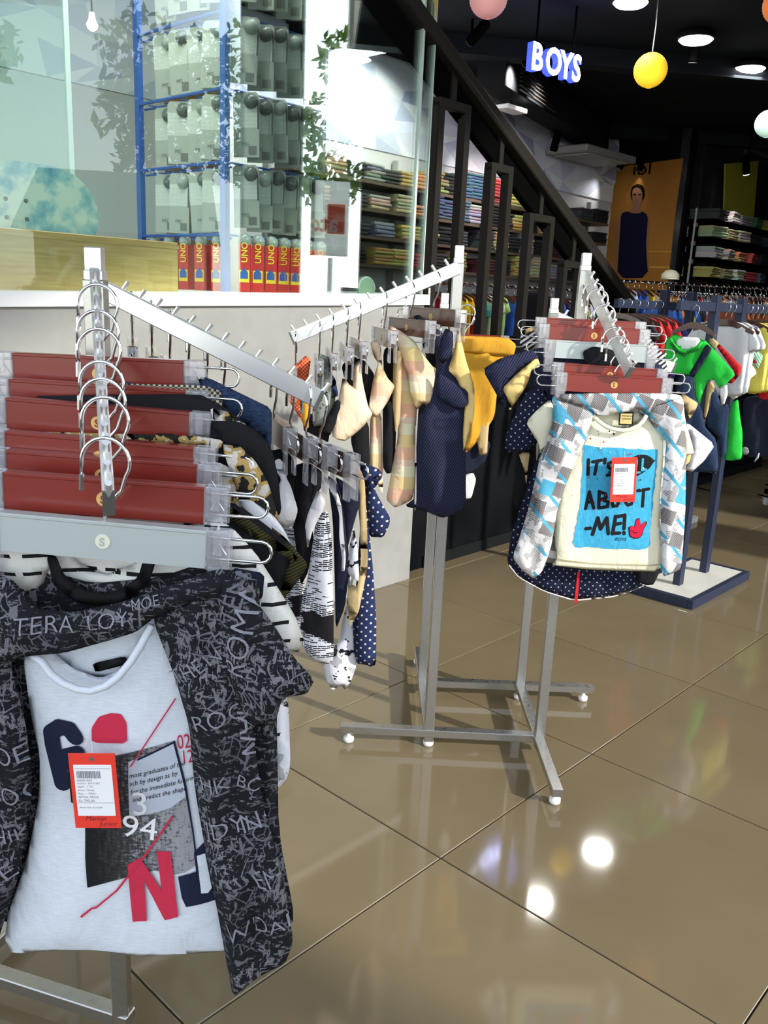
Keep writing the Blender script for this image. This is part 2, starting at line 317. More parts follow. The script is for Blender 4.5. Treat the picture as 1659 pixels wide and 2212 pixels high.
# ---------------------------------------------------------------- geometry helpers
class MB:
    def __init__(s): s.v = []; s.f = []; s.mi = []
    def add(s, vs, fs, m=0):
        o = len(s.v); s.v += [tuple(v) for v in vs]; s.f += [tuple(i + o for i in f) for f in fs]; s.mi += [m] * len(fs); return s
    def box(s, c, d, R=None, m=0, bev=0.0):
        x, y, z = d[0] / 2, d[1] / 2, d[2] / 2; c = Vector(c)
        if bev:
            b = bev; P = []
            for zz, k in ((-z, b), (-z + b, 0), (z - b, 0), (z, b)):
                xx, yy = x - k, y - k
                P += [(-xx + (b if not k else 0), -yy, zz), (xx - (b if not k else 0), -yy, zz), (xx, -yy + (b if not k else 0), zz), (xx, yy - (b if not k else 0), zz), (xx - (b if not k else 0), yy, zz), (-xx + (b if not k else 0), yy, zz), (-xx, yy - (b if not k else 0), zz), (-xx, -yy + (b if not k else 0), zz)]
            F = [tuple(range(7, -1, -1)), tuple(range(24, 32))]
            for r in range(3): F += [(r * 8 + i, r * 8 + (i + 1) % 8, r * 8 + 8 + (i + 1) % 8, r * 8 + 8 + i) for i in range(8)]
        else:
            P = [(-x, -y, -z), (x, -y, -z), (x, y, -z), (-x, y, -z), (-x, -y, z), (x, -y, z), (x, y, z), (-x, y, z)]
            F = [(3, 2, 1, 0), (4, 5, 6, 7), (0, 1, 5, 4), (1, 2, 6, 5), (2, 3, 7, 6), (3, 0, 4, 7)]
        return s.add([c + (R @ Vector(p) if R else Vector(p)) for p in P], F, m)
    def bar(s, a, b, wd, ht, up=(0, 0, 1), m=0, bev=0.0):
        a = Vector(a); b = Vector(b); d = b - a; x = d.normalized(); y = Vector(up).cross(x)
        if y.length < 1e-4: y = Vector((0, 1, 0))
        y.normalize(); z = x.cross(y); R = Matrix((x, y, z)).transposed()
        return s.box((a + b) / 2, (d.length, wd, ht), R, m, bev)
    def tube(s, pts, r, n=8, m=0, closed=False):
        pts = [Vector(p) for p in pts]; N = len(pts); V = []; F = []; nrm = None
        for i, p in enumerate(pts):
            t = ((pts[(i + 1) % N] - pts[i - 1]) if closed else (pts[min(i + 1, N - 1)] - pts[max(i - 1, 0)])).normalized()
            if nrm is None: nrm = t.orthogonal().normalized()
            nrm = (nrm - t * nrm.dot(t)).normalized(); b = t.cross(nrm)
            rr = r[i] if isinstance(r, (list, tuple)) else r
            V += [p + (nrm * math.cos(2 * math.pi * k / n) + b * math.sin(2 * math.pi * k / n)) * rr for k in range(n)]
        for i in range(N if closed else N - 1):
            j = (i + 1) % N
            F += [(i * n + k, i * n + (k + 1) % n, j * n + (k + 1) % n, j * n + k) for k in range(n)]
        if not closed: F += [tuple(range(n - 1, -1, -1)), tuple(range((N - 1) * n, N * n))]
        return s.add(V, F, m)
    def lathe(s, prof, n=16, c=(0, 0, 0), m=0, axis=None):
        V = []; F = []; c = Vector(c); Q = Vector((0, 0, 1)).rotation_difference(Vector(axis)) if axis else None
        for r_, z_ in prof:
            for k in range(n):
                v = Vector((r_ * math.cos(2 * math.pi * k / n), r_ * math.sin(2 * math.pi * k / n), z_))
                V.append(c + (Q @ v if Q else v))
        for i in range(len(prof) - 1): F += [(i * n + k, i * n + (k + 1) % n, (i + 1) * n + (k + 1) % n, (i + 1) * n + k) for k in range(n)]
        F += [tuple(range(n - 1, -1, -1)), tuple(range((len(prof) - 1) * n, len(prof) * n))]
        return s.add(V, F, m)
    def prism(s, poly, y0, y1, m=0):     # poly in x,z; extruded along y
        n = len(poly); V = [(x, y0, z) for x, z in poly] + [(x, y1, z) for x, z in poly]
        F = [tuple(range(n)), tuple(range(2 * n - 1, n - 1, -1))] + [(i, i + n, (i + 1) % n + n, (i + 1) % n) for i in range(n)]
        return s.add(V, F, m)
    def mesh(s, name, mats, smooth=False):
        me = bpy.data.meshes.new(name); me.from_pydata(s.v, [], s.f)
        for m in (mats if isinstance(mats, (list, tuple)) else [mats]): me.materials.append(MATS[m])
        if any(s.mi): me.polygons.foreach_set('material_index', s.mi)
        if smooth: me.polygons.foreach_set('use_smooth', [True] * len(me.polygons)); 
        bm = bmesh.new(); bm.from_mesh(me); bmesh.ops.recalc_face_normals(bm, faces=bm.faces); bm.to_mesh(me); bm.free()
        return me
def link(name, me, parent=None, loc=(0, 0, 0), rz=0.0):
    o = bpy.data.objects.new(name, me); C.objects.link(o); o.parent = parent; o.location = loc; o.rotation_euler = (0, 0, rz); return o
def obj(name, mb, mats, parent=None, loc=(0, 0, 0), rz=0.0, smooth=False): return link(name, mb.mesh(name, mats, smooth), parent, loc, rz)
def tag(o, label, cat, group=None):
    o['label'] = label; o['category'] = cat
    if group: o['group'] = group
    return o
def thing(name, label, cat, loc=(0, 0, 0), rz=0.0, group=None):
    o = bpy.data.objects.new(name, None); C.objects.link(o); o.empty_display_size = 0.05; o.location = loc; o.rotation_euler = (0, 0, rz); return tag(o, label, cat, group)
def struct(o): o['kind'] = 'structure'; return o
def attach(o, par): o.parent = par; o.matrix_parent_inverse = (Matrix.Translation(par.location) @ Matrix.Rotation(par.rotation_euler.z, 4, 'Z')).inverted(); return o
def kids(o): return [c for c in C.objects if c.parent == o]
def dup(root, loc, rz=0.0, label=None, group=None, rot=None, color=None):
    def cp(o, par):
        c = o.copy(); C.objects.link(c); c.parent = par
        if color and c.type == 'MESH': c.color = (*color, 1)
        for ch in KIDS.get(o.name) or KIDS.setdefault(o.name, list(o.children)): cp(ch, c)
        return c
    r_ = cp(root, root.parent); r_.location = loc; r_.rotation_euler = rot or (0, 0, rz)
    if label: r_['label'] = label
    if group: r_['group'] = group
    return r_
KIDS = {}

# ---- cloth: a puffed double sheet from an outline in the plane (x across, z up); front faces -y
def smoothpoly(poly, it=1, q=0.13):
    for _ in range(it):
        out = []
        for i, p in enumerate(poly):
            a = poly[i - 1]; b = poly[(i + 1) % len(poly)]
            out.append((p[0] + (a[0] - p[0]) * q, p[1] + (a[1] - p[1]) * q)); out.append((p[0] + (b[0] - p[0]) * q, p[1] + (b[1] - p[1]) * q))
        poly = out
    return poly
def fill(poly, res):
    bm = bmesh.new(); f = bm.faces.new([bm.verts.new((x, 0, z)) for x, z in poly])
    xs = [p[0] for p in poly]; zs = [p[1] for p in poly]
    for k, (lo, hi, n) in enumerate(((min(xs), max(xs), (1, 0, 0)), (min(zs), max(zs), (0, 0, 1)))):
        c = math.ceil(lo / res) * res
        while c < hi:
            bmesh.ops.bisect_plane(bm, geom=bm.verts[:] + bm.edges[:] + bm.faces[:], plane_co=(c if k == 0 else 0, 0, c if k == 1 else 0), plane_no=n); c += res
    bmesh.ops.remove_doubles(bm, verts=bm.verts[:], dist=1e-5)
    bm.verts.index_update(); V = np.array([(v.co.x, v.co.z) for v in bm.verts]); F = [tuple(v.index for v in f.verts) for f in bm.faces]
    bm.free(); return V, F
def edgedist(V, poly):
    P = np.array(poly); Q = np.roll(P, -1, 0); d = np.full(len(V), 9.0)
    for a, b in zip(P, Q):
        e = b - a; L = (e * e).sum() + 1e-12; t = np.clip(((V - a) @ e) / L, 0, 1); q = a + t[:, None] * e
        d = np.minimum(d, np.sqrt(((V - q) ** 2).sum(1)))
    return d
class Panel:
    def __init__(s, name, poly, m, parent=None, T=0.018, y0=0.0, fold=0.006, k=55.0, lean=0.25, seed=0, res=0.02, yaw=0.0, round_=1, soft=0.010, bow=0.0, label=None, back=0.6, loc=(0, 0, 0)):
        if round_: poly = smoothpoly(poly, round_)
        s.poly = poly; T = T * .72; fold = fold * 1.15; s.T = T; s.y0 = y0; s.fold = fold; s.k = k; s.lean = lean; s.soft = soft; s.bow = bow
        rr = random.Random(seed * 13 + 5); s.ph = [rr.uniform(0, 6.28) for _ in range(4)]; s.zc = sum(p[1] for p in poly) / len(poly); s.xc = sum(p[0] for p in poly) / len(poly)
        s.ztop = max(p[1] for p in poly); s.zh = s.ztop - min(p[1] for p in poly) + 1e-6
        V, F = fill(poly, res); d = edgedist(V, poly); n = len(V)
        yf = s.front(V); ybk = s.y0 + s.mid(V) + s.T * back * s.sm(d) - s.folds(V) * s.sm(d)
        inner = d > 1e-5; idx = np.full(n, -1); idx[inner] = np.arange(inner.sum()) + n
        verts = [(V[i, 0], yf[i], V[i, 1]) for i in range(n)] + [(V[i, 0], ybk[i], V[i, 1]) for i in range(n) if inner[i]]
        bi = lambda i: int(idx[i]) if inner[i] else i
        faces = [f for f in F] + [tuple(bi(i) for i in reversed(f)) for f in F if any(inner[i] for i in f)]
        me = bpy.data.meshes.new(name); me.from_pydata(verts, [], faces); me.materials.append(MATS[m])
        uvl = me.uv_layers.new(name='UVMap'); co = np.array([(v[0], v[2]) for v in verts]); li = np.zeros(len(me.loops), dtype=np.int32); me.loops.foreach_get('vertex_index', li)
        uvl.data.foreach_set('uv', co[li].astype(np.float32).ravel())
        me.polygons.foreach_set('use_smooth', [True] * len(me.polygons))
        bm = bmesh.new(); bm.from_mesh(me); bmesh.ops.recalc_face_normals(bm, faces=bm.faces); bm.to_mesh(me); bm.free()
        s.o = link(name, me, parent, loc, math.radians(yaw))
        if label: s.o['label'] = label
    def sm(s, d): return 1 - np.exp(-d / s.soft)
    def mid(s, V): return s.bow * ((V[:, 1] - s.ztop) / s.zh) ** 2 * 1.0
    def folds(s, V):
        x = V[:, 0] - s.xc; z = V[:, 1] - s.ztop; g = 0.35 + 0.65 * np.clip(-z / s.zh, 0, 1)
        return s.fold * g * (np.sin(s.k * (x + s.lean * z) + s.ph[0]) + 0.6 * np.sin(s.k * 1.7 * (x - s.lean * 0.6 * z) + s.ph[1]) + 0.35 * np.sin(31 * z + 18 * x + s.ph[2]))
    def front(s, V):
        V = np.asarray(V, float); sm = s.sm(edgedist(V, s.poly)); return s.y0 + s.mid(V) - s.T * sm - s.folds(V) * sm
    def decal(s, name, V, F, m, off=0.0016, uv=True):
        V = np.asarray(V, float); P = np.array(s.poly); Q = np.roll(P, -1, 0)
        def inside(c): return bool(sum(((a[1] > c[1]) != (b[1] > c[1])) and (c[0] < (b[0] - a[0]) * (c[1] - a[1]) / (b[1] - a[1]) + a[0]) for a, b in zip(P, Q)) % 2)
        F = [f for f in F if inside(V[list(f)].mean(0))]
        us = sorted({i for f in F for i in f}); rm = {i: k for k, i in enumerate(us)}; V = V[us] if us else np.zeros((0, 2)); F = [tuple(rm[i] for i in f) for f in F]
        if not us: V = np.array([[s.xc, s.zc]])
        y = s.front(V) - off
        me = bpy.data.meshes.new(name); me.from_pydata([(a[0], yy, a[1]) for a, yy in zip(V, y)], [], F); me.materials.append(MATS[m])
        uvl = me.uv_layers.new(name='UVMap'); li = np.zeros(len(me.loops), dtype=np.int32); me.loops.foreach_get('vertex_index', li); uvl.data.foreach_set('uv', V[li].astype(np.float32).ravel())
        o = link(name, me, s.o); return o
    def patch(s, name, poly, m, off=0.0016, res=0.012, rnd_=0):
        if rnd_: poly = smoothpoly(poly, rnd_)
        return s.decal(name, *fill(poly, res), m, off)
    def strokes(s, name, lines, wd, m, off=0.002, res=0.012, seed=1):
        V = []; F = []; R = random.Random(seed)
        for ln in lines:
            for i, p in enumerate(ln):
                n = len(V); r_ = wd / 2 * R.uniform(.96, 1.05); V += [(p[0] + r_ * math.cos(a), p[1] + r_ * math.sin(a)) for a in [k * math.pi / 7 + .3 for k in range(14)]]; F.append(tuple(range(n, n + 14)))
                if i:
                    q = ln[i - 1]; dx, dz = p[0] - q[0], p[1] - q[1]; L = math.hypot(dx, dz) + 1e-9; ox, oz = -dz / L * wd / 2, dx / L * wd / 2; n = len(V)
                    V += [(q[0] + ox, q[1] + oz), (q[0] - ox, q[1] - oz), (p[0] - ox, p[1] - oz), (p[0] + ox, p[1] + oz)]; F.append((n, n + 1, n + 2, n + 3))
        return s.decal(name, *cut(np.array(V), F, res), m, off)
    def text(s, name, body, x, z, h, m, off=0.002, rot=0.0, sx=1.0, shear=0.0, bold=0.0, res=0.012, z2=None):
        V, F = textmesh(body, bold, shear); V = V.copy()
        V[:, 0] *= sx * h; V[:, 1] *= h; c, sn = math.cos(rot), math.sin(rot)
        V = np.c_[V[:, 0] * c - V[:, 1] * sn, V[:, 0] * sn + V[:, 1] * c]
        V = V + np.array([x, z]); V, F = cut(V, F, res); return s.decal(name, V, F, m, off)
def cut(V, F, res):
    bm = bmesh.new(); vs = [bm.verts.new((a, 0, b)) for a, b in V]
    for f in F:
        try: bm.faces.new([vs[i] for i in f])
        except ValueError: pass
    for k in (0, 1):
        c = math.ceil(V[:, k].min() / res) * res
        while c < V[:, k].max():
            bmesh.ops.bisect_plane(bm, geom=bm.verts[:] + bm.edges[:] + bm.faces[:], plane_co=(c if k == 0 else 0, 0, c if k == 1 else 0), plane_no=((1, 0, 0), (0, 0, 1))[k]); c += res
    bm.verts.index_update(); V2 = np.array([(v.co.x, v.co.z) for v in bm.verts]); F2 = [tuple(v.index for v in f.verts) for f in bm.faces]; bm.free(); return V2, F2
TXT = {}
def textmesh(body, bold=0.0, shear=0.0, extrude=0.0):
    key = (body, bold, shear, extrude)
    if key not in TXT:
        cu = bpy.data.curves.new('t', 'FONT'); cu.body = body; cu.size = 1.0; cu.offset = bold; cu.shear = shear; cu.extrude = extrude; cu.resolution_u = 3; cu.fill_mode = 'BOTH' if extrude else 'FRONT'; cu.align_x = 'LEFT'
        o = bpy.data.objects.new('t', cu); C.objects.link(o); dg = bpy.context.evaluated_depsgraph_get(); me = o.evaluated_get(dg).to_mesh()
        V = np.array([(v.co.x, v.co.y, v.co.z) for v in me.vertices]); F = [tuple(p.vertices) for p in me.polygons]
        o.to_mesh_clear() if False else None
        bpy.data.objects.remove(o); bpy.data.curves.remove(cu); TXT[key] = (V, F)
    V, F = TXT[key]; return (V if extrude else V[:, :2]), F
def flat_text(name, body, m, parent, x, y, z, h, bold=0.0, sx=1.0, rot=0.0, mirror=False, shear=0.0):   # text in the x,z plane facing -y
    V, F = textmesh(body, bold, shear); c, s_ = math.cos(rot), math.sin(rot)
    P = [(x + (a * sx * c - b * s_) * h * (-1 if mirror else 1), y, z + (a * sx * s_ + b * c) * h) for a, b in V]
    me = bpy.data.meshes.new(name); me.from_pydata(P, [], F); me.materials.append(MATS[m]); return link(name, me, parent)

# ================================================================ setting
E1 = Vector((math.cos(math.radians(47.5)), math.sin(math.radians(47.5)), 0)); N1 = Vector((E1.y, -E1.x, 0))   # along the wall, out of the wall
A47 = math.radians(47.5)
fl = struct(obj('floor', MB().box((2, 5, -0.06), (24, 26, 0.1)), 'grout'))
tm = MB().box((0, 0, -0.006), (0.806, 0.806, 0.012), bev=0.0015).mesh('floor_tile', 'floor_tile')
o0 = Vector((0.198, 2.04, 0))
for i in range(-3, 15):
    for j in range(-7, 9):
        p = o0 + E1 * (0.81 * (i + 0.5)) + N1 * (0.81 * (j + 0.5))
        if -2.5 < p.x < 5.6 and 0.2 < p.y < 12: link('floor_tile', tm, fl, p, A47)
# ceiling with its beams
ce = struct(obj('ceiling', MB().box((-2.3, 8.6, 3.47), (9.0, 15.4, 0.1)).box((4.0, 10.25, 3.47), (3.6, 12.1, 0.1)), 'ceiling_black'))
struct(obj('ceiling_entrance', MB().box((4.0, 1.0, 5.56), (3.6, 6.5, 0.1)).box((2.23, 1.0, 4.5), (0.06, 6.5, 2.0)).box((4.0, 4.23, 4.5), (3.6, 0.06, 2.0)), 'ceiling_pale'))  # unseen; raised so the sun reaches the ledge and grey wall
for a in (4.6, 7.3, 10.0):
    obj('beam', MB().bar((-3, a - 0.6, 3.36), (5.4, a + 0.7, 3.36), 0.16, 0.14), 'ceiling_black', ce)
cc = Vector((0.153, 4.421, 0))
# grey plaster wall under the glass case, white ledge on it
wl = struct(obj('wall_left', MB().prism([(-2.1, 0), (2.1, 0), (2.1, 1.448), (-2.1, 1.338)], -.25, .25), 'grey_plaster', None, cc - E1 * 2.1 - N1 * 0.25, A47))
lg = MB(); a = cc - E1 * 4.2; b = cc + E1 * 0.02
lg.bar(a - N1 * 0.24 + Vector((0, 0, 1.362)), b - N1 * 0.24 + Vector((0, 0, 1.472)), 0.52, 0.05); attach(obj('ledge', lg, 'white_trim'), wl)
# low black wall beside the stair and its skirting
dk = Vector((0.362, 4.772, 0))
bw = struct(obj('wall_stair', MB().box((0, 0, 0.64), (5.4, 0.12, 1.28)), 'dark_wall', None, dk + E1 * 2.3 - N1 * 0.06, A47))
struct(obj('baseboard_stair', MB().box((0, 0, 0.035), (5.2, 0.014, 0.07)), 'duct_black', None, dk + E1 * 2.4 + N1 * 0.005, A47))
# back wall with faceted art, side walls
wp = Vector((1.0, 9.0, 0)); SW = wp
bk = struct(obj('wall_back', MB().box((0, 0, 1.7), (9.2, 0.1, 3.4)), 'white_wall', None, wp - E1 * 2.2 - N1 * 0.05, A47))
m = MB(); R = random.Random(3); nx, nz = 30, 5
gx = {}
for i in range(nx + 1):
    for j in range(nz + 1):
        jx = R.uniform(-.1, .1) if 0 < i < nx else 0; jz = R.uniform(-.07, .07) if 0 < j < nz else 0
        gx[i, j] = (-6.4 + 8.6 * (i + jx * 3) / nx, 0.012 + (R.uniform(0, .03) if 0 < j < nz else 0), 2.66 + 0.72 * j / nz + jz)
for i in range(nx):
    for j in range(nz):
        q = [gx[i, j], gx[i + 1, j], gx[i + 1, j + 1], gx[i, j + 1]]
        if R.random() < .5: q = q[1:] + q[:1]
        for t in ((q[0], q[1], q[2]), (q[0], q[2], q[3])): m.add([(p[0], -p[1], p[2]) for p in t], [(0, 1, 2)], R.choice([0, 0, 1, 2, 2, 3, 4]))
art = obj('wall_art', m, ['facet_a', 'facet_b', 'facet_c', 'facet_d', 'facet_e'], None, wp, A47)
tag(art, 'large wall panel of pale blue and lilac triangular facets above the clothes shelves', 'wall art')
# orange poster wall across the corner, dark mural wall to its right, far right closing wall
pc = Vector((2.44, 10.69, 0)); P42 = math.radians(-42); EB = Vector((math.cos(P42), math.sin(P42), 0)); NB = Vector((EB.y, -EB.x, 0))
struct(obj('wall_corner', MB().box((0.48, 0.06, 1.7), (1.0, 0.1, 3.4)), 'dark_wall', None, pc, P42))
pm = pc + EB * 0.95 
struct(obj('wall_right', MB().box((2.6, 0.05, 1.7), (5.2, 0.1, 3.4)), 'mural_grey', None, pm + E1 * 0.0, A47))
# street outside the open shop front on the right
st = struct(obj('floor_street', MB().box((25, 2, -0.07), (38.8, 60, 0.1)), 'asphalt'))
struct(obj('wall_reflection_blocker', MB().box((5.7, 3.42, 2.8), (0.3, .66, 5.6)), 'duct_black'))  # dark slab added so the glass reflects darkness over the packs
# wall and added sun blocker at the shop opening
struct(obj('wall_front', MB().box((5.7, 8.7, 1.7), (0.2, 8.6, 3.4)), 'dark_wall'))
struct(obj('wall_sun_blocker', MB().box((5.7, -5.65, 2.8), (0.2, 7.0, 5.6)), 'ceiling_pale'))  # unseen pier added to keep the sun off the left front clothes
struct(obj('trim_1', MB().box((5.7, 0.8, 5.55), (0.2, 7.0, 0.16)), 'duct_black'))

# ================================================================ outdoors (seen in the glass)
def leafball(mb, c, r, n, seed, sz=0.16):
    R = random.Random(seed)
    for _ in range(n):
        d = Vector((R.gauss(0, 1), R.gauss(0, 1), R.gauss(0, .8))).normalized() * r * R.uniform(.55, 1); d.z *= .8
        p = Vector(c) + d; a = Vector((R.gauss(0, 1), R.gauss(0, 1), R.gauss(0, 1))).normalized(); b = a.orthogonal().normalized(); s_ = sz * R.uniform(.6, 1.3)
        mb.add([p - a * s_, p + b * s_ * .5, p + a * s_, p - b * s_ * .5], [(0, 1, 2, 3)])
def tree(loc, h, r, label, seed):
    t = thing('street_tree', label, 'tree', loc, 0, 'street trees mirrored in the glass')
    obj('trunk', MB().tube([(0, 0, -.02), (0.1, 0, h * .3), (0, .1, h * .7)], [.16, .12, .06]), 'bark', t)
    m = MB(); R = random.Random(seed)
    for k in range(7): leafball(m, (R.uniform(-r, r) * .7, R.uniform(-r, r) * .7, h * .62 + R.uniform(0, .45) * h), r * .6, 260, seed * 9 + k)
    f = obj('foliage', m, 'leaf', t); f['kind'] = 'stuff'
tree((17, 5.2, 0), 6.5, 1.5, 'leafy street tree mirrored in the glass beside the white street sign', 1)
tree((25, .4, 0), 8.5, 2.2, 'tall street tree mirrored in the glass beside the blue stand', 2)
tree((22, -1.2, 0), 7.5, 2.0, 'broad street tree mirrored in the glass above the skateboard', 3)
tree((16, -4.6, 0), 6.5, 1.8, 'street tree farthest left in the mirrored street', 4)
t = thing('leafy_bush', 'light green bush mirrored at the foot of the glass', 'bush', (12.5, 4.0, 0))
m = MB(); leafball(m, (0, 0, .62), .62, 420, 77, .1); f = obj('foliage', m, 'leaf', t); f['kind'] = 'stuff'; obj('stem', MB().tube([(0, 0, -.01), (0, 0, .6)], .03), 'bark', t)
t = thing('street_sign', 'white upright street sign with a red square, mirrored in the glass', 'sign', (9.2, 4.13, 0), math.radians(-90))
obj('pole', MB().tube([(0, 0, 0), (0, 0, 2.0)], .04), 'sign_white', t)
obj('panel', MB().box((0, 0, 2.56), (.52, .05, 1.06)), 'sign_white', t)
obj('side_band', MB().box((.28, 0, 2.56), (.06, .052, 1.06)), 'duct_black', t)
obj('red_square', MB().box((-.07, -.027, 2.56), (.26, .01, .42)), 'sign_red', t)
flat_text('lettering', 'a', 'sign_white', t, -.10, -.035, 2.38, .34, .03); flat_text('lettering', 'tc', 'sign_red', t, .05, -.035, 2.38, .34, .03)
t = thing('street_house', 'cream street house with a green pitched roof, mirrored in the glass', 'house', (16.5, -.4, 0))
obj('wall', MB().box((0, 0, 1.3), (3, 3.2, 2.6)), 'facade_cream', t)
m = MB(); m.add([(-2.0, -1.9, 2.5), (-2.0, 1.9, 2.5), (0, 1.9, 3.9), (0, -1.9, 3.9), (2.0, -1.9, 2.5), (2.0, 1.9, 2.5)], [(0, 1, 2, 3), (3, 2, 5, 4), (0, 3, 4), (1, 5, 2), (0, 4, 5, 1)]); obj('roof', m, 'roof_green', t)
for y in (-1, 0, 1): obj('window', MB().box((-1.52, y, 1.5), (.06, .5, 1.0)), 'duct_black', t)

# ================================================================ glass case on the ledge
gt = math.radians(2.3)
def P1(s, d, z): return cc + E1 * s - N1 * d + Vector((0, 0, z))     # s along wall from its end, d behind the face
def pane(name, s0, s1, d, z0, z1, th=.01):
    m = MB(); m.add([P1(s0, d, z0), P1(s1, d, z0 + (s1 - s0) * .026), P1(s1, d, z1), P1(s0, d, z1), P1(s0, d + th, z0), P1(s1, d + th, z0 + (s1 - s0) * .026), P1(s1, d + th, z1), P1(s0, d + th, z1)], [(0, 1, 2, 3), (7, 6, 5, 4), (0, 4, 5, 1), (1, 5, 6, 2), (2, 6, 7, 3), (3, 7, 4, 0)])
    return m
g = thing('window_1', 'tall clear glass front of the display case standing on the white ledge', 'glass panel', cc); del g['label']; del g['category']; struct(g)
def gpart(name, mb, mt):
    o = obj(name, mb, mt, g); o.matrix_parent_inverse = Matrix.Translation(-cc); return o
gpart('pane', pane('pane', -4.1, -.078, .03, 1.388, 3.4), 'glass')
gpart('pane', pane('pane', -.066, .012, .03, 1.495, 3.4), 'glass')
gpart('pane_edge', MB().bar(P1(-.072, .035, 1.478), P1(-.072, .035, 3.4), .016, .013, up=tuple(E1)), 'glass_edge')
gpart('pane_edge', MB().bar(P1(.014, .035, 1.48), P1(.014, .035, 3.4), .012, .005, up=tuple(E1)), 'glass_edge')
gpart('gold_film', MB().add([P1(-.06, .027, 3.4), P1(.01, .027, 3.4), P1(.01, .027, 2.72), P1(-.01, .027, 2.80), P1(-.06, .027, 2.86)], [(0, 1, 2, 3, 4)]), 'gold_film')
gb = struct(obj('window_2', pane('pane', -3.4, -1.62, .46, 1.405, 3.4), 'glass'))
e = obj('pane_edge', MB().bar(P1(-1.61, .465, 1.40), P1(-1.61, .465, 3.4), .012, .02, up=tuple(E1)), 'glass_edge', gb)

# blue blister-pack stand inside the case
sb = (-.70, 3.74, 1.46); SA = math.radians(-42)
t = thing('wire_display_stand', 'tall blue wire stand of hanging blister packs inside the glass case', 'display stand', (-.72, 3.76, 1.385), SA)
for x in (0, -.63): obj('post', MB().box((x, 0, 1.0), (.034, .024, 2.0)), 'blue_metal', t)
ZR = [1.70, 1.985, 2.265, 2.545]
for z in ZR:
    mb = MB(); z -= 1.385
    mb.tube([(0, -.005, z), (-.63, -.005, z)], .007, 6); mb.tube([(0, .03, z - .015), (-.63, .03, z - .015)], .005, 6)
    obj('cross_wire', mb, 'blue_metal', t)
    for k in range(5): obj('peg', MB().tube([(-.07 - .12 * k, 0, z - .01), (-.07 - .12 * k, .09, z - .005)], .003, 5), 'blue_metal', t)
    mb = MB(); mb.tube([(.0, .02, z), (.01, .52, z)], .005, 6); obj('side_wire', mb, 'blue_metal', t)
obj('back_panel', MB().box((-.45, .16, .5), (.42, .015, 1.0)), 'brown_panel', t)
def blister(label, group, dark):
    t = thing('blister_pack', label, 'blister pack', (0, 0, 0), 0, group)
    me = MB(); me.prism([(-.055, -.25), (.055, -.25), (.055, -.012), (.043, 0), (-.043, 0), (-.055, -.012)], -.002, .002)
    o = obj('card', me, 'card_grey', t)
    uv = o.data.uv_layers.new(name='UVMap')
    for l in o.data.loops: c = o.data.vertices[l.vertex_index].co; uv.data[l.index].uv = (c.x, c.z)
    obj('hang_dome', MB().lathe([(.03, 0), (.028, .01), (.02, .02), (.008, .026)], 14, (.022, -.002, -.035), axis=(0, -1, 0)), 'disc_grey' if not dark else 'disc_pale', t, smooth=True)
    obj('barcode', MB().box((.026, -.0035, -.222), (.034, .001, .032)), 'print_grey', t)
    obj('spine_strip', MB().box((.051, -.0035, -.09), (.006, .001, .10)), 'card_dark', t)
    flat_text('lettering', 'MG', 'print_grey', t, -.02, -.004, -.206, .022)
    return t
bA = blister('', None, 0); bB = blister('', None, 1); used = {}
ORD = ['first', 'second', 'third', 'fourth', 'fifth', 'sixth', 'seventh', 'eighth', 'ninth', 'tenth']
names = ['bottom', 'second', 'third', 'top', 'partly cut off topmost']
def put_blister(proto, loc, rot, label, group):
    if proto not in used: used[proto] = 1; proto.location = loc; proto.rotation_euler = rot; proto['label'] = label; proto['group'] = group
    else: dup(proto, loc, 0, label, group, rot=rot)
bx = Vector((math.cos(SA), math.sin(SA), 0)); by = Vector((-bx.y, bx.x, 0))
R = random.Random(5)
for r_, z in enumerate(ZR + [2.85]):
    if r_ == 0: continue
    for k in range(4):
        p = Vector((-.72, 3.76, 0)) + bx * (-.07 - .125 * k) + by * (.012 * (k % 2)) + Vector((0, 0, z - .015 - R.uniform(0, .012)))
        put_blister(bA if (k + r_) % 3 else bB, p, (R.uniform(-.03, .03), R.uniform(-.05, .05), SA + .35 + R.uniform(-.1, .1)), 'grey blister pack, %s left of the nearer blue post, in the %s row' % (ORD[k], names[r_ - 1]), 'blister packs between the blue posts, %s row' % names[r_ - 1])
    for k in range(6):
        p = Vector((-.665, 3.80, 0)) + Vector((.68, .73, 0)) * (.03 + .075 * k) + Vector((0, 0, z - .0 - .012 * (k % 2)))
        put_blister(bA if (k * 2 + r_) % 3 else bB, p, (0, R.uniform(-.03, .06), math.radians(-2) + R.uniform(-.12, .12)), 'grey blister pack, %s right of the nearer blue post, in the %s row' % (ORD[k], names[r_ - 1]), 'blister packs right of the blue post, %s row' % names[r_ - 1])
bxp = None
def gamebox(loc, rz, label, group, side):
    global bxp
    if bxp is None:
        t = thing('card_game_box', label, 'game box', loc, rz, group)
        obj('carton', MB().box((0, 0, -.115), (.05, .09, .23), bev=.002), 'red_box', t)
        obj('yellow_label', MB().box((0, -.0465, -.13), (.042, .002, .05)), 'box_yellow', t)
        obj('blue_arrow', MB().prism([(-.016, -.115), (.0, -.095), (.016, -.115), (.016, -.14), (-.016, -.14)], -.049, -.0478), 'blue_metal', t)
        obj('black_square', MB().box((0, -.0465, -.205), (.022, .002, .022)), 'box_black', t)
        flat_text('lettering', 'UNO', 'box_yellow', t, .013, -.048, -.075, .036, .02, rot=math.radians(90))
        obj('hang_dome', MB().lathe([(.03, 0), (.028, .01), (.02, .02), (.008, .026)], 12, (.0, -.02, .015), axis=(0, -1, 0)), 'disc_pale', t, smooth=True)
        bxp = t
    else: dup(bxp, loc, rz, label, group)
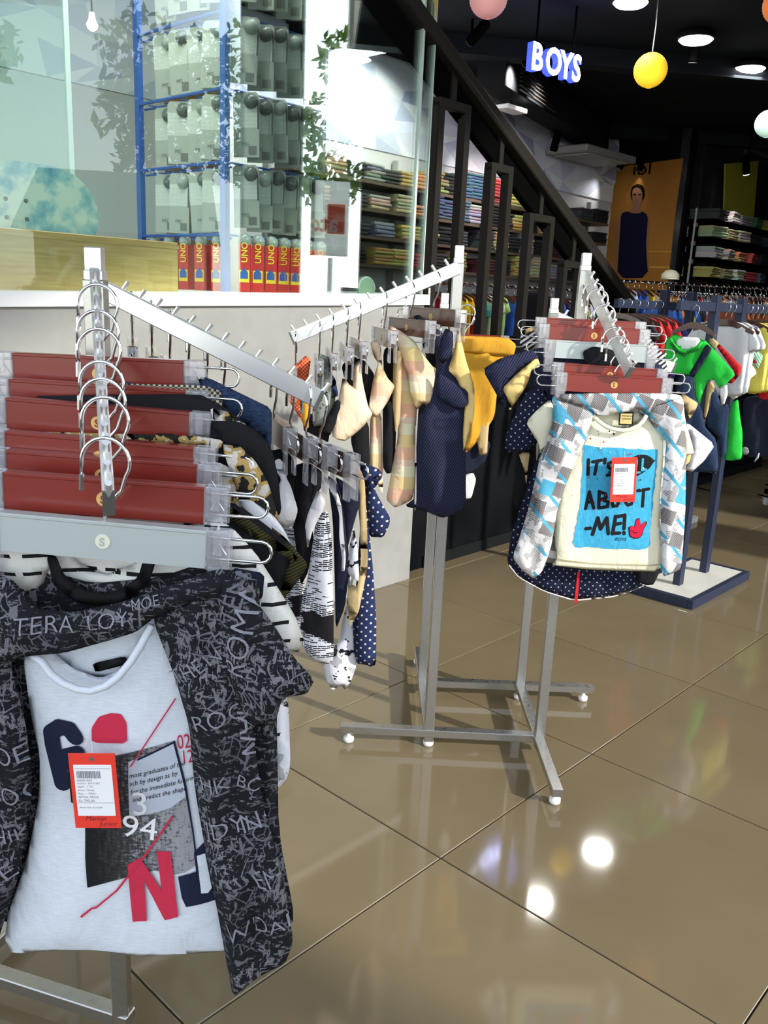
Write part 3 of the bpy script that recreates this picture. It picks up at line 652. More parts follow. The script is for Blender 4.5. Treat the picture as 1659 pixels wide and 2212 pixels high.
for k in range(7):
    p = Vector((-.655, 3.78, 1.665)) + Vector((.68, .73, 0)) * (.02 + .072 * k); gamebox(p, math.radians(6), 'red card game box on the bottom row, %s right of the nearer blue post' % ORD[k], 'red game boxes right of the blue post', 1)
for k in range(5):
    p = Vector((-.72, 3.76, 1.66)) + bx * (-.07 - .12 * k) + by * .03; gamebox(p, SA + .5, 'red card game box on the bottom row, %s left of the nearer blue post' % ORD[k], 'red game boxes between the blue posts', 0)
cl_ = thing('case_lamp', 'warm glowing round bulb lamp hanging high in the glass case', 'lamp', (-1.32,3.979,2.537))
obj('bulb', MB().lathe([(.008, -.03), (.02, -.02), (.024, -.006), (.014, .014), (.010, .04)], 14), 'lamp_small', cl_, smooth=True); obj('cord', MB().tube([(0, 0, .04), (0, 0, .9)], .004, 6), 'iron_black', cl_)
for k in range(2):  # lights added to brighten the inside of the case
    tl = thing('added_case_light', 'added white fill light along the top of the glass case, %s' % ('near the skateboard' if k else 'above the blue stand'), 'fill light', P1(-.95 - 1.3 * k, .10, 3.33), A47); obj('tube', MB().box((0, 0, 0), (1.1, .04, .03)), 'lamp_white', tl)
    l = bpy.data.lights.new('strip', 'AREA'); l.shape = 'RECTANGLE'; l.size = 1.1; l.size_y = .05; l.energy = 19; l.color = (1, .98, .92); o = bpy.data.objects.new('strip', l); C.objects.link(o); o.parent = tl; o.location = (0, 0, -.03); o.rotation_euler = (math.radians(20), 0, 0)
# skateboard and wooden board
# plane of the board, just behind the glass
wb = thing('wooden_board', 'long pale wooden board lying along the foot of the glass case', 'board', P1(-2.27, .115, 1.415), A47)
obj('plank', MB().box((0, 0, .115), (1.8, .022, .23), bev=.003), 'pale_wood', wb); obj('top_batten', MB().box((0, -.013, .212), (1.8, .006, .012)), 'pale_wood', wb)
sk = thing('skateboard_deck', 'blue and white printed skateboard deck propped on edge behind the wooden board', 'skateboard', P1(-2.14, .17, 1.712), A47)
pl = []
for k in range(13): a = -math.pi / 2 + math.pi * k / 12; pl.append((.30 + .17 * math.cos(a), .155 * math.sin(a)))
for k in range(13): a = math.pi / 2 + math.pi * k / 12; pl.append((-.30 + .17 * math.cos(a), .155 * math.sin(a)))
obj('deck', MB().prism(pl, -.006, .006), 'skate_print', sk)
for x in (.13, .2): 
    for z in (-.03, .03): obj('bolt', MB().lathe([(.008, 0), (.006, .003)], 8, (x, -.007, z), axis=(0, -1, 0)), 'disc_grey', sk)
obj('red_stripe', MB().prism([(-.4, .08), (-.1, .12), (.05, .11), (-.1, .085)], -.0085, -.0068), 'sign_red', sk)

hd = thing('rounded_board_end', 'pale green rounded board end standing at the foot of the glass near its right end', 'board', P1(-.265, .15, 1.488), A47)
obj('board', MB().prism([(-.055, 0)] + [(.055 * math.cos(a), .02 + .055 * math.sin(a)) for a in [math.pi - math.pi * k / 12 for k in range(13)]] + [(.055, 0)], -.006, .006), 'green_sheet', hd); obj('rim', MB().tube([(.055 * math.cos(a), 0, .02 + .055 * math.sin(a)) for a in [math.pi * k / 12 for k in range(13)]], .007, 6), 'glass_edge', hd)
# ================================================================ stair: sloping handrail, stringer and hanging frames
stt = thing('stair_railing', 'dark iron stair railing with sloping handrail and upright frames', 'railing', dk, A47)
ra, rb = (-0.38,2.69), (1.847,1.507); rc, rd = (-0.52,2.57), (1.455,1.497)
def rail(dz0, wd, ht, y): return MB().bar((ra[0] - .4 * (rb[0] - ra[0]), y, ra[1] - .4 * (rb[1] - ra[1]) + dz0), (rb[0] + .02 * (rb[0] - ra[0]), y, rb[1] + .02 * (rb[1] - ra[1]) + dz0), wd, ht, bev=.006)
obj('handrail', rail(0, .06, .07, -.03), 'iron', stt); obj('rail_lip', rail(-.04, .09, .03, -.03), 'iron', stt); obj('stringer', rail(-.125, .05, .12, -.0), 'iron_black', stt)
for (x0, x1, yt, xm) in [((-0.329,2.395),(-0.083,2.415),0,(-0.212,2.51)),((0.123,2.165),(0.32,2.174),0,(0.224,2.252)),((0.514,1.948),(0.773,1.959),0,(0.631,2.023)),((0.922,1.717),(1.16,1.719),0,(1.042,1.793))]:
    zt = (x0[1] + x1[1]) / 2; a, b = x0[0] + .02, x1[0] - .02
    obj('upright', MB().box((a, -.03, (1.28 + zt) / 2), (.042, .05, zt - 1.28)), 'iron', stt); obj('upright', MB().box((b, -.03, (1.28 + zt) / 2), (.042, .05, zt - 1.28)), 'iron', stt)
    obj('frame_top', MB().box(((a + b) / 2, -.03, zt), (b - a + .042, .052, .042), bev=.003), 'iron', stt)
    zr = ra[1] + ((a + b) / 2 - ra[0]) / (rb[0] - ra[0]) * (rb[1] - ra[1])
    obj('hanger_post', MB().box(((a + b) / 2, -.02, (zt + zr) / 2), (.036, .04, abs(zr - zt))), 'iron', stt)

# ================================================================ four-way racks
def sqpost(mb, x, y, z0, z1, w_=.032): mb.box((x, y, (z0 + z1) / 2), (w_, w_, z1 - z0), bev=.002)
def arm(t, a, b, pins, side=(1, 0, 0), h=.038, wd=.014):
    a = Vector(a); b = Vector(b); d = (b - a).normalized(); sd = Vector((0, 0, 1)).cross(d).normalized(); up = d.cross(sd)
    o = obj('arm', MB().bar(a, b, wd, h, bev=.002), 'satin_steel', t)
    o2 = obj('arm_end_cap', MB().bar(b, b + d * .004, wd * 1.05, h * 1.05), 'dark_end', t)
    m = MB()
    for s_ in pins:
        p = a.lerp(b, s_) + up * (h / 2 - .006); m = MB(); m.tube([p, p + (up * .92 + d * .2) * .026], .0042, 8); obj('pin', m, 'satin_steel', t)
    return lambda s_: a.lerp(b, s_) + up * (h / 2)
def rack_base(t, P, zt, feet, heads, u, v, L=.68, inner=.372):
    # P: four post positions; pinwheel bars
    for (x, y), z, hd in zip(P, zt, heads):
        m = MB(); sqpost(m, x, y, .02, z - .05 - hd); obj('post', m, 'steel', t)
        m = MB(); sqpost(m, x, y, z - .25 - hd, z - .035, .029); obj('inner_post', m, 'satin_steel', t)
        m = MB(); sqpost(m, x, y, z - .037, z, .026); obj('post_cap', m, 'satin_steel', t)
        m = MB(); sqpost(m, x, y, z - .30 - hd, z - .25 - hd, .038); obj('collar', m, 'satin_steel', t)
r2 = thing('clothes_rack', 'steel four-way clothes rack in the middle of the floor', 'clothes rack', (.37, 2.83, 0))
Rm = Matrix.Translation((-.37, -2.83, 0)); 
def rel(o): o.matrix_parent_inverse = Rm; return o
FLp, RFp, BRp, BLp = (.187, 2.645), (.562, 2.64), (.552, 3.035), (.175, 3.03)
rack_base(r2, [FLp, RFp, BRp, BLp], [1.635, 1.63, 1.50, 1.50], None, [0, 0, 0, 0], None, None)
zb = .052
for a, b in ((( -.115, 2.645), (.562, 2.64)), ((.175, 3.03), (.835, 3.04)), ((.562, 2.30), (.552, 3.035)), ((.187, 2.645), (.17, 3.34))):
    a = Vector((*a, zb)); b = Vector((*b, zb)); e = (b - a).normalized(); obj('base_bar', MB().bar(a, b, .034, .027, bev=.002), 'steel', r2)
for x, y in ((-.085, 2.645), (.80, 3.04), (.562, 2.33), (.17, 3.31), (.187, 2.645), (.55, 3.03)):
    obj('foot', MB().lathe([(.008, .04), (.008, .022), (.018, .018), (.018, .006), (.012, 0)][::-1], 12, (x, y, 0)), 'foot_white', r2, smooth=True)
A_FL = arm(r2, (.187, 2.628, 1.571), (-.30, 2.628, 1.345), [(i + .6) / 13 for i in range(13)])
A_RF = arm(r2, (.562, 2.63, 1.568), (0.65,2.36,1.31), [(i + .8) / 12 for i in range(12)])
arm(r2, (.552, 3.035, 1.44), (.99, 3.05, 1.28), [(i + .8) / 11 for i in range(11)])
arm(r2, (.175, 3.03, 1.44), (.165, 3.44, 1.27), [(i + .8) / 11 for i in range(11)])
for c in r2.children: rel(c)
r1 = thing('clothes_rack', 'steel four-way clothes rack at the left front, carrying the red skirt hangers', 'clothes rack', (-.48, 1.42, 0)); Rm = Matrix.Translation((.48, -1.42, 0))
u1 = Vector((.957, -.29, 0)); v1 = Vector((.29, .957, 0)); p0 = Vector((-.48, 1.42, 0)); PS = [p0, Vector((-.60, 1.78, 0)), p0 - u1 * .38 + v1 * .0, p0 - u1 * .42 + v1 * .38]
for p, z, hd in zip(PS, (1.535, 1.49, 1.22, 1.18), (0, 0, .02, .05)):
    m = MB(); sqpost(m, p.x, p.y, .02, z - .05 - hd); obj('post', m, 'steel', r1); m = MB(); sqpost(m, p.x, p.y, z - .25 - hd, z - .035, .029); obj('inner_post', m, 'satin_steel', r1)
    m = MB(); sqpost(m, p.x, p.y, z - .037, z, .026); obj('post_cap', m, 'satin_steel', r1); m = MB(); sqpost(m, p.x, p.y, z - .30 - hd, z - .25 - hd, .038); obj('collar', m, 'satin_steel', r1)
for a, b in ((p0 - u1 * .68, p0 + u1 * .02), (PS[1] - u1 * .42, PS[1] + u1 * .18), (PS[2] - v1 * .02, PS[2] + v1 * .4)):
    obj('base_bar', MB().bar(a + Vector((0, 0, zb)), b + Vector((0, 0, zb)), .034, .027, bev=.002), 'steel', r1)
for p in (p0 - u1 * .64, PS[1] + u1 * .15, PS[1] - u1 * .39, p0 + u1 * .0):
    obj('foot', MB().lathe([(.012, 0), (.018, .006), (.018, .018), (.008, .022), (.008, .04)], 12, (p.x, p.y, 0)), 'foot_white', r1, smooth=True)
A_LF = arm(r1, (-.477, 1.405, 1.488), (-0.333,1.003,1.224), [(i + 1) / 14 for i in range(14)])
A_LR = arm(r1, (-.585, 1.77, 1.468), (-0.141,1.722,1.274), [(i + 1.0) / 13 for i in range(13)])
for c in r1.children: rel(c)
# ================================================================ hangers
def make_hanger(bar_mat):
    t = thing('skirt_hanger', '', 'hanger')
    P = [(-.030, 0, -.052), (-.030, 0, -.03)]
    P += [(.030 * math.cos(a), 0, -.030 + .030 * math.sin(a) + .0) for a in [math.radians(d) for d in range(172, -33, -12)]]
    P += [(.020, 0, -.066), (.006, 0, -.082), (0, 0, -.095), (0, 0, -.112)]
    obj('hook', MB().tube([(x, y, z + .0026) for x, y, z in P], .0026, 8), 'chrome', t, smooth=True)
    obj('hook_tip', MB().tube([(-.030, 0, -.066), (-.030, 0, -.046)], .0036, 8), 'chrome', t)
    m = MB(); m.prism([(-.13, -.153), (.13, -.153), (.13, -.108), (.126, -.104), (-.126, -.104), (-.13, -.108)], -.008, .008); m.box((0, .001, -.1055), (.262, .020, .005), bev=.001)
    obj('bar', m, bar_mat, t)
    for s in (-1, 1):
        m = MB(); L = [(.128 * s, .0, -.113)] + [(.20 * s + s * .013 * math.cos(a), 0, -.127 + .014 * math.sin(a)) for a in [math.pi / 2 - math.pi * k / 6 for k in range(7)]] + [(.128 * s, 0, -.141)]
        obj('wire_loop', m.tube(L, .0021, 7), 'chrome', t, smooth=True)
        m = MB(); x = .146 * s
        m.box((x, -.009, -.128), (.031, .005, .052), bev=.0015); m.box((x, .009, -.128), (.031, .005, .052), bev=.0015)
        m.box((x, -.0085, -.172), (.025, .005, .045), bev=.0015); m.box((x, .0085, -.172), (.025, .005, .045), bev=.0015)
        m.box((x - .012, 0, -.122), (.003, .016, .036)); m.box((x + .012, 0, -.122), (.003, .016, .036)); m.box((x, -.0125, -.118), (.010, .003, .03), bev=.001); m.box((x, -.0118, -.180), (.015, .002, .02), bev=.0008)
        c = obj('clip', m, 'clear_plastic', t); obj('clip_spring', MB().tube([(x - .009, 0, -.135), (x, -.004, -.120), (x + .009, 0, -.135)], .0014, 6), 'chrome', c)
    ring = MB(); ring.lathe([(.0095, 0), (.0095, .0012)], 18, (0, -.0080, -.129), axis=(0, -1, 0)); lo = obj('logo', ring, 'gold' if 'silver' not in bar_mat else 'pale_logo', t)
    flat_text('lettering', 'S', bar_mat, lo, -.0042, -.0096, -.1345, .015, .03)
    return t
HP = {}
def hanger(kind, loc, yaw, label, group=None, roll=0.0, tilt=0.0):
    rot = (tilt, roll, math.radians(yaw))
    if kind not in HP:
        HP[kind] = make_hanger(kind); h = HP[kind]; h.location = loc; h.rotation_euler = rot; h['label'] = label
        if group: h['group'] = group
        return h
    return dup(HP[kind], loc, 0, label, group, rot=rot)
GL = 'red skirt hangers on the left front arm'
for i, (loc, roll, tl) in enumerate([((-0.444,1.319,1.475),0.0,0),((-0.429,1.273,1.438),0.02,0),((-0.41,1.221,1.415),0.035,0),((-0.393,1.175,1.374),0.04,0),((-0.385,1.154,1.353),0.03,0),((-0.361,1.088,1.337),0.03,0),((-0.348,1.046,1.292),0.045,0)]):
    if i < 6: hanger('red_lacquer', loc, 0, 'glossy dark red clip hanger on the left front arm, %s from the post' % ORD[i], GL, roll)
    else: hanger('silver_lacquer', loc, 0, 'silver grey clip hanger at the front end of the left arm', None, roll)
for i, (k, loc, roll) in enumerate([('red_lacquer', (0.583,2.594,1.543),0.0),('red_lacquer', (0.589,2.558,1.524),0.01),('silver_lacquer', (0.601,2.506,1.482),0.01),('red_lacquer', (0.62,2.445,1.421),0.02),('red_lacquer', (0.621,2.398,1.399),0.01)]):
    hanger(k, loc, 0, ('red clip hanger on the arm facing the camera at the right, %s from the post' % ORD[i]) if k[0] == 'r' else 'silver clip hanger between the red ones on the right hand arm', 'clip hangers on the right hand arm', roll)
FLH = [((-0.289,2.628,1.365),-86),((-0.218,2.628,1.397),-84),((-0.179,2.628,1.418),-83),((-0.136,2.628,1.436),-83),((-0.1,2.628,1.455),-81),((-0.025,2.628,1.489),-79),((0.049,2.628,1.521),-66),((0.12,2.628,1.555),-60)]
for i, (loc, yw) in enumerate(FLH):
    hanger('brown_lacquer', loc, yw, 'dark brown clip hanger on the middle rack left arm, %s from its low end' % ORD[i], 'brown clip hangers on the middle rack arm')
LRH = [((-0.561,1.883,1.462),-74),((-0.515,1.868,1.445),-74),((-0.473,1.854,1.429),-72),((-0.43,1.839,1.41),-72),((-0.388,1.824,1.394),-72),((-0.349,1.81,1.377),-72),((-0.237,1.767,1.33),-70),((-0.201,1.753,1.315),-68),((-0.168,1.739,1.303),-66),((-0.139,1.731,1.29),-60)]
for i, (loc, yw) in enumerate(LRH):
    hanger('brown_lacquer', loc, yw, 'dark brown clip hanger on the sloping arm before the grey wall, %s from the post' % ORD[i], 'brown clip hangers on the left rack right arm')

# ================================================================ garments on the left front arm
def price_tag(par, x, y, z, sc, rot, big):
    """a red swing tag with its label; a part of the garment it is tied to"""
    t = obj('price_tag', MB().box((0, 0, -.032 * 1.0), (.075, .0016, .135), bev=.0006), 'tag_red', par, (x, y, z)); t.rotation_euler = (0, rot, 0); t.scale = (sc, 1, sc); t['label'] = 'red price tag with a white printed label'
    lab = obj('label', MB().box((0, -.0013, -.030), (.061, .0008, .092), bev=.0003), 'tag_white', t)
    def pr(name, poly_boxes, m):
        mb = MB()
        for cx, cz, w_, h_ in poly_boxes: mb.box((cx, -.0019, cz), (w_, .0005, h_))
        obj(name, mb, m, lab)
    R = random.Random(4); bars = []; xx = -.026
    while xx < .012:
        w_ = R.choice([.0006, .0009, .0014]); bars.append((xx + w_ / 2, -.0015 + .0, w_, .0125)); xx += w_ + R.choice([.0006, .001, .0012])
    pr('barcode', bars, 'tag_ink'); pr('rule', [(0, .0095, .056, .0004), (0, -.052, .058, .0005)], 'tag_ink')
    lines = ['MJ0091835', 'Product : BOYS SET', 'Style : 1731', 'Brand : Manian', 'Size . : <NA>', 'RETAIL PRICE', 'Rs 790.00', 'Phone 0361 422 6594'] if big else ['MJ0091827', 'Product : BOYS SET', 'Style : 0718', 'Brand : Manian', 'Size . : <NA>', 'RETAIL PRICE', 'Rs 890.00', 'Phone 0361 422 6594']
    for ln, zz, h in zip(lines, (-.0135, -.0185, -.0245, -.0305, -.037, -.0435, -.0505, -.062), (.0055, .0045, .0055, .0045, .0055, .0055, .0065, .0042)):
        flat_text('print_line', ln, 'tag_ink', lab, -.027, -.0019, zz, h)
    flat_text('brand_script', 'Manian', 'tag_script', t, -.020, -.0010, -.085, .012, shear=.25); flat_text('brand_script', 'Junior', 'tag_script', t, .002, -.0010, -.095, .012, shear=.25)
    obj('eyelet', MB().lathe([(.0035, 0), (.0035, .0006)], 12, (.0, -.0008, .026), axis=(0, -1, 0)), 'disc_grey', t)
    obj('string', MB().tube([(0, -.001, .026), (.001, .001, .036), (0, .004, .052)], .0004, 5), 'tag_white', t)
def garment(name, label, cat, loc, group=None): return thing(name, label, cat, loc, 0, group)
LG = 'clothes on the left front arm'
g = garment('patterned_shirt', 'black open shirt woven with grey lettering, worn over a pale tank top, left front', 'shirt', (-0.348,1.046,1.292))
back = Panel('back', [(-0.342,-0.197),(-0.215,-0.179),(-0.107,-0.183),(-0.036,-0.201),(0.054,-0.188),(0.138,-0.154),(0.192,-0.165),(0.216,-0.221),(0.212,-0.374),(0.218,-0.566),(0.244,-0.71),(0.224,-0.742),(0.023,-0.722),(-0.247,-0.744),(-0.345,-0.648),(-0.31,-0.359)], 'scribble_black', g.__class__ and g, T=.010, y0=.035, fold=.006, k=50, seed=1)
rf = Panel('right_front', [(0.058,-0.226),(0.079,-0.209),(0.138,-0.157),(0.18,-0.158),(0.195,-0.179),(0.192,-0.268),(0.184,-0.365),(0.202,-0.494),(0.222,-0.566),(0.237,-0.64),(0.247,-0.711),(0.236,-0.748),(0.197,-0.774),(0.161,-0.812),(0.148,-0.727),(0.138,-0.661),(0.125,-0.586),(0.108,-0.47),(0.102,-0.379),(0.083,-0.306),(0.059,-0.238)], 'scribble_black', g, T=.020, y0=-.012, fold=.0085, k=85, lean=.12, seed=2, res=.011)
lf = Panel('left_front', [(-0.107,-0.282),(-0.133,-0.293),(-0.116,-0.39),(-0.112,-0.481),(-0.138,-0.615),(-0.179,-0.74),(-0.225,-0.807),(-0.292,-0.795),(-0.298,-0.646),(-0.26,-0.425),(-0.258,-0.303),(-0.234,-0.198),(-0.178,-0.171),(-0.125,-0.181),(-0.091,-0.217),(-0.086,-0.242)], 'scribble_black', g, T=.020, y0=-.012, fold=.009, k=70, seed=3, res=.013)
co = Panel('collar', [(-0.215,-0.179),(-0.154,-0.171),(-0.119,-0.181),(-0.092,-0.217),(-0.043,-0.22),(0.024,-0.202),(0.084,-0.177),(0.144,-0.152),(0.168,-0.166),(0.159,-0.189),(0.108,-0.201),(0.062,-0.222),(0.038,-0.243),(-0.002,-0.258),(-0.058,-0.277),(-0.104,-0.283),(-0.138,-0.297),(-0.205,-0.287)], 'scribble_black', g, T=.016, y0=-.024, fold=.006, k=60, lean=1.2, seed=4, res=.012)
sl = Panel('sleeve', [(0.138,-0.158),(0.174,-0.161),(0.192,-0.194),(0.216,-0.227),(0.241,-0.268),(0.268,-0.298),(0.259,-0.318),(0.233,-0.324),(0.225,-0.332),(0.218,-0.363),(0.196,-0.369),(0.182,-0.362),(0.162,-0.322),(0.15,-0.257)], 'scribble_black', g, T=.020, y0=-.024, fold=.007, k=60, lean=.5, seed=5, res=.012)
Panel('sleeve', [(-0.245,-0.186),(-0.216,-0.191),(-0.211,-0.287),(-0.244,-0.383),(-0.319,-0.387),(-0.358,-0.341),(-0.299,-0.253)], 'scribble_black', g, T=.02, y0=-.02, fold=.007, seed=6)
Panel('shoulder_tape', [(0.156,-0.156),(0.199,-0.162),(0.197,-0.196),(0.183,-0.203),(0.156,-0.195)], 'navy_cotton', g, T=.003, y0=-.005, fold=.001, res=.02)
rf.text('lettering', 'ROMAN', *(0.157,-0.269), .040, 'ink_silver', rot=-1.45, shear=.1); rf.text('lettering', 'KEN', *(0.133,-0.206), .04, 'ink_grey', rot=.5)
sl.text('lettering', 'VICTORIA', *(0.193,-0.342), .040, 'ink_grey', rot=.42, bold=-.012); sl.text('lettering', 'ROMAN', *(0.176,-0.298), .045, 'ink_silver', rot=1.35, bold=-.01); sl.text('lettering', 'TEN', *(0.168,-0.223), .035, 'ink_grey', rot=1.3)
for tx, u_, a_, h_ in [('THEN', (0.085,-0.319),0.6,0.045),('ROCK', (0.112,-0.379),0.3,0.05),('NEW', (0.119,-0.284),0.5,0.045),('BC', (0.164,-0.46),-0.2,0.04),('HK', (0.118,-0.469),0.2,0.045),('JDYL', (0.127,-0.537),0.2,0.05),('VIO', (0.169,-0.568),0.6,0.055),('EN', (0.196,-0.62),0.5,0.055),('WDAR', (0.156,-0.699),0.2,0.05),('NO', (0.175,-0.531),0.3,0.06)]:
    rf.text('lettering', tx, u_[0], u_[1], h_ * .68, 'ink_grey' if len(tx) % 2 else 'ink_silver', rot=a_, bold=-.01)
for tx, u_, a_, h_ in [('ROE', (-0.179,-0.449),0.2,0.06),('BOCK', (-0.171,-0.506),0.2,0.06),('KE', (-0.176,-0.632),0.4,0.06),('HIK', (-0.168,-0.564),0.1,0.05)]: lf.text('lettering', tx, u_[0], u_[1], h_ * .62, 'ink_silver', rot=a_, bold=-.01)
for tx, u_, a_, h_ in [('LOY', (-0.02,-0.239),0.15,0.045),('TERA', (-0.111,-0.247),0.05,0.05),('MOE', (0.036,-0.211),0.3,0.03)]: co.text('lettering', tx, u_[0], u_[1], h_ * .62, 'ink_silver', rot=a_, bold=-.01)

tk = garment('tank_top', 'pale heather tank top with large navy and crimson lettering and a red tag', 'tank top', (-0.348,1.046,1.292))
bd = Panel('body', [(-0.125,-0.302),(-0.106,-0.284),(-0.086,-0.289),(-0.059,-0.313),(-0.023,-0.326),(0.01,-0.31),(0.037,-0.275),(0.057,-0.232),(0.065,-0.241),(0.079,-0.306),(0.102,-0.379),(0.112,-0.477),(0.14,-0.653),(0.151,-0.751),(0.103,-0.757),(0.048,-0.765),(0.011,-0.767),(-0.046,-0.76),(-0.107,-0.764),(-0.168,-0.773),(-0.178,-0.75),(-0.17,-0.705),(-0.138,-0.615),(-0.114,-0.51),(-0.11,-0.446),(-0.118,-0.39)], 'heather_white', tk, T=.017, y0=.010, fold=.0042, k=24, lean=.55, seed=12, res=.011, soft=.03)
bn = Panel('neck_back', [(-0.106,-0.284),(-0.07,-0.271),(-0.008,-0.261),(0.035,-0.243),(0.058,-0.229),(0.046,-0.271),(0.009,-0.318),(-0.026,-0.335),(-0.066,-0.327),(-0.093,-0.301)], 'heather_white', tk, T=.004, y0=.022, fold=.002, seed=8)
rib = MB(); rib.tube([(a, -.012 - .012 * math.sin(math.pi * i / 10), b) for i, (a, b) in enumerate([(-0.102,-0.287),(-0.089,-0.293),(-0.076,-0.309),(-0.06,-0.32),(-0.04,-0.327),(-0.023,-0.328),(-0.004,-0.321),(0.013,-0.307),(0.029,-0.286),(0.041,-0.265),(0.054,-0.237)])], .0052, 8); obj('neck_rib', rib, 'heather_white', tk, smooth=True)
ne = Panel('neck_label', [(-0.033,-0.306),(0.012,-0.293),(0.016,-0.304),(-0.029,-0.319)], 'ink_black', tk, T=.002, y0=.012, fold=0, res=.03)
def LP(pts): return pts
bd.strokes('lettering', [[(-0.055,-0.409),(-0.063,-0.397),(-0.076,-0.395),(-0.089,-0.405),(-0.088,-0.425),(-0.083,-0.455),(-0.078,-0.483)]], .0235, 'ink_navy'); bd.strokes('lettering', [[(-0.079,-0.457),(-0.068,-0.437),(-0.053,-0.431)]], .020, 'ink_navy', off=.0022)
bd.patch('lettering', [(-0.069,-0.454),(-0.027,-0.438),(-0.03,-0.527),(-0.054,-0.518),(-0.067,-0.511)], 'ink_black', off=.0026)
bd.patch('lettering', [(-0.032,-0.393),(-0.022,-0.376),(-0.006,-0.37),(0.008,-0.37),(0.016,-0.382),(0.017,-0.411),(-0.032,-0.414)], 'ink_crimson', rnd_=1)
bd.patch('photo_print', [(-0.046,-0.442),(0.079,-0.409),(0.094,-0.478),(0.104,-0.55),(0.109,-0.598),(0.091,-0.611),(0.071,-0.616),(0.048,-0.612),(0.009,-0.626),(-0.047,-0.642),(-0.049,-0.595)], 'city_photo', off=.0018)
bd.patch('photo_sky', [(0.018,-0.438),(0.078,-0.411),(0.089,-0.464),(0.093,-0.493),(0.073,-0.509),(0.047,-0.518),(0.016,-0.525)], 'photo_sky', off=.0024)
bd.patch('photo_frame', [(0.03,-0.433),(0.079,-0.409),(0.094,-0.478),(0.104,-0.55),(0.109,-0.598),(0.107,-0.599),(0.102,-0.55),(0.091,-0.478),(0.077,-0.413),(0.03,-0.436)], 'ink_navy', off=.0030)
for k, tx in enumerate(['most graduates of the', 'ach by design as by', 'for the immediate future', 'and predict the shape']): bd.text('script_line', tx, *[(0.019,-0.462),(0.019,-0.474),(0.02,-0.487),(0.022,-0.499)][k],   .0098, 'ink_black', off=.0034, rot=.22, shear=.35, res=.02, sx=.86)
bd.text('lettering', '3', *(0.019,-0.519), .052, 'ink_white', off=.004, bold=.0); bd.text('lettering', '94', *(0.002,-0.555), .052, 'ink_white', off=.004, rot=-.12)
bd.text('lettering', '02', *(0.082,-0.422), .030, 'ink_crimson', sx=.60, rot=.08); bd.text('lettering', '12', *(0.087,-0.444), .028, 'ink_crimson', sx=.60, rot=.08)
bd.patch('lettering', [(0.01,-0.604),(0.028,-0.591),(0.058,-0.641),(0.052,-0.578),(0.072,-0.577),(0.082,-0.681),(0.062,-0.69),(0.033,-0.63),(0.035,-0.696),(0.014,-0.7),(0.012,-0.652)], 'ink_crimson', off=.0042)
bd.patch('lettering', [(0.082,-0.617),(0.107,-0.609),(0.104,-0.579),(0.116,-0.566),(0.135,-0.561),(0.142,-0.657),(0.093,-0.665),(0.087,-0.65)], 'ink_navy', off=.0034)
bd.patch('letter_gap', [(0.108,-0.584),(0.119,-0.582),(0.128,-0.638),(0.123,-0.645),(0.114,-0.644)], 'heather_white', off=.0040)
bd.patch('red_line', [(0.08,-0.346),(0.081,-0.348),(0.023,-0.443),(0.019,-0.446)], 'ink_crimson', off=.0036); bd.patch('red_line', [(0.075,-0.52),(0.077,-0.522),(0.032,-0.595),(-0.005,-0.647),(-0.035,-0.675),(-0.041,-0.676),(-0.056,-0.69),(-0.058,-0.687),(-0.042,-0.673),(-0.036,-0.672),(-0.008,-0.646),(0.03,-0.592)], 'ink_crimson', off=.0046)
price_tag(tk, *(-0.017,-0.045,-0.435), .82, -.05, True)

def layer(name, label, cat, origin, parts, group=LG):
    t = garment(name, label, cat, origin, group)
    for i, (pn, poly, m, kw) in enumerate(parts): Panel(pn, poly, m, t, **{**dict(seed=len(label) + i, T=.016, fold=.006), **kw})
    return t
layer('striped_tee', 'white tee with broken black stripes and a black neck band on the left arm', 'tee', (-0.361,1.088,1.337), [
    ('body', [(-0.308,-0.21),(-0.169,-0.164),(-0.072,-0.173),(-0.049,-0.22),(-0.01,-0.238),(0.031,-0.219),(0.063,-0.183),(0.143,-0.144),(0.173,-0.18),(0.199,-0.264),(0.21,-0.442),(0.216,-0.657),(0.025,-0.706),(-0.283,-0.707),(-0.31,-0.425)], 'black_dash_stripe', dict(y0=.005, T=.012)),
    ('back_neck', [(-0.108,-0.162),(0.1,-0.152),(0.068,-0.224),(-0.01,-0.249),(-0.087,-0.228)], 'black_dash_stripe', dict(y0=.012, T=.004)),
    ('sleeve', [(0.124,-0.151),(0.161,-0.153),(0.195,-0.189),(0.223,-0.233),(0.249,-0.275),(0.263,-0.313),(0.255,-0.327),(0.24,-0.325),(0.22,-0.337),(0.199,-0.331),(0.161,-0.233)], 'black_dash_stripe', dict(y0=-.016, yaw=0, k=40)),
    ('neck_band', [(-0.078,-0.207),(-0.065,-0.205),(-0.056,-0.231),(-0.032,-0.25),(-0.007,-0.255),(0.021,-0.247),(0.042,-0.229),(0.051,-0.199),(0.069,-0.197),(0.057,-0.234),(0.03,-0.262),(-0.007,-0.274),(-0.045,-0.268),(-0.07,-0.244)], 'black_cotton', dict(y0=-.020, T=.006, fold=.0)),
    ('sleeve', [(-0.294,-0.19),(-0.182,-0.166),(-0.102,-0.168),(-0.067,-0.198),(-0.088,-0.251),(-0.127,-0.28),(-0.229,-0.305)], 'black_dash_stripe', dict(y0=-.014, lean=1.0))])
layer('splatter_trousers', 'white trousers with black ink splatter hanging below the black shirt at left front', 'trousers', (-0.361,1.088,1.337), [
    ('leg', [(0.11,-0.37),(0.187,-0.359),(0.233,-0.384),(0.238,-0.44),(0.242,-0.527),(0.236,-0.551),(0.215,-0.575),(0.205,-0.536),(0.198,-0.442),(0.115,-0.504)], 'white_splatter', dict(y0=.03, T=.014, fold=.004, k=40))])
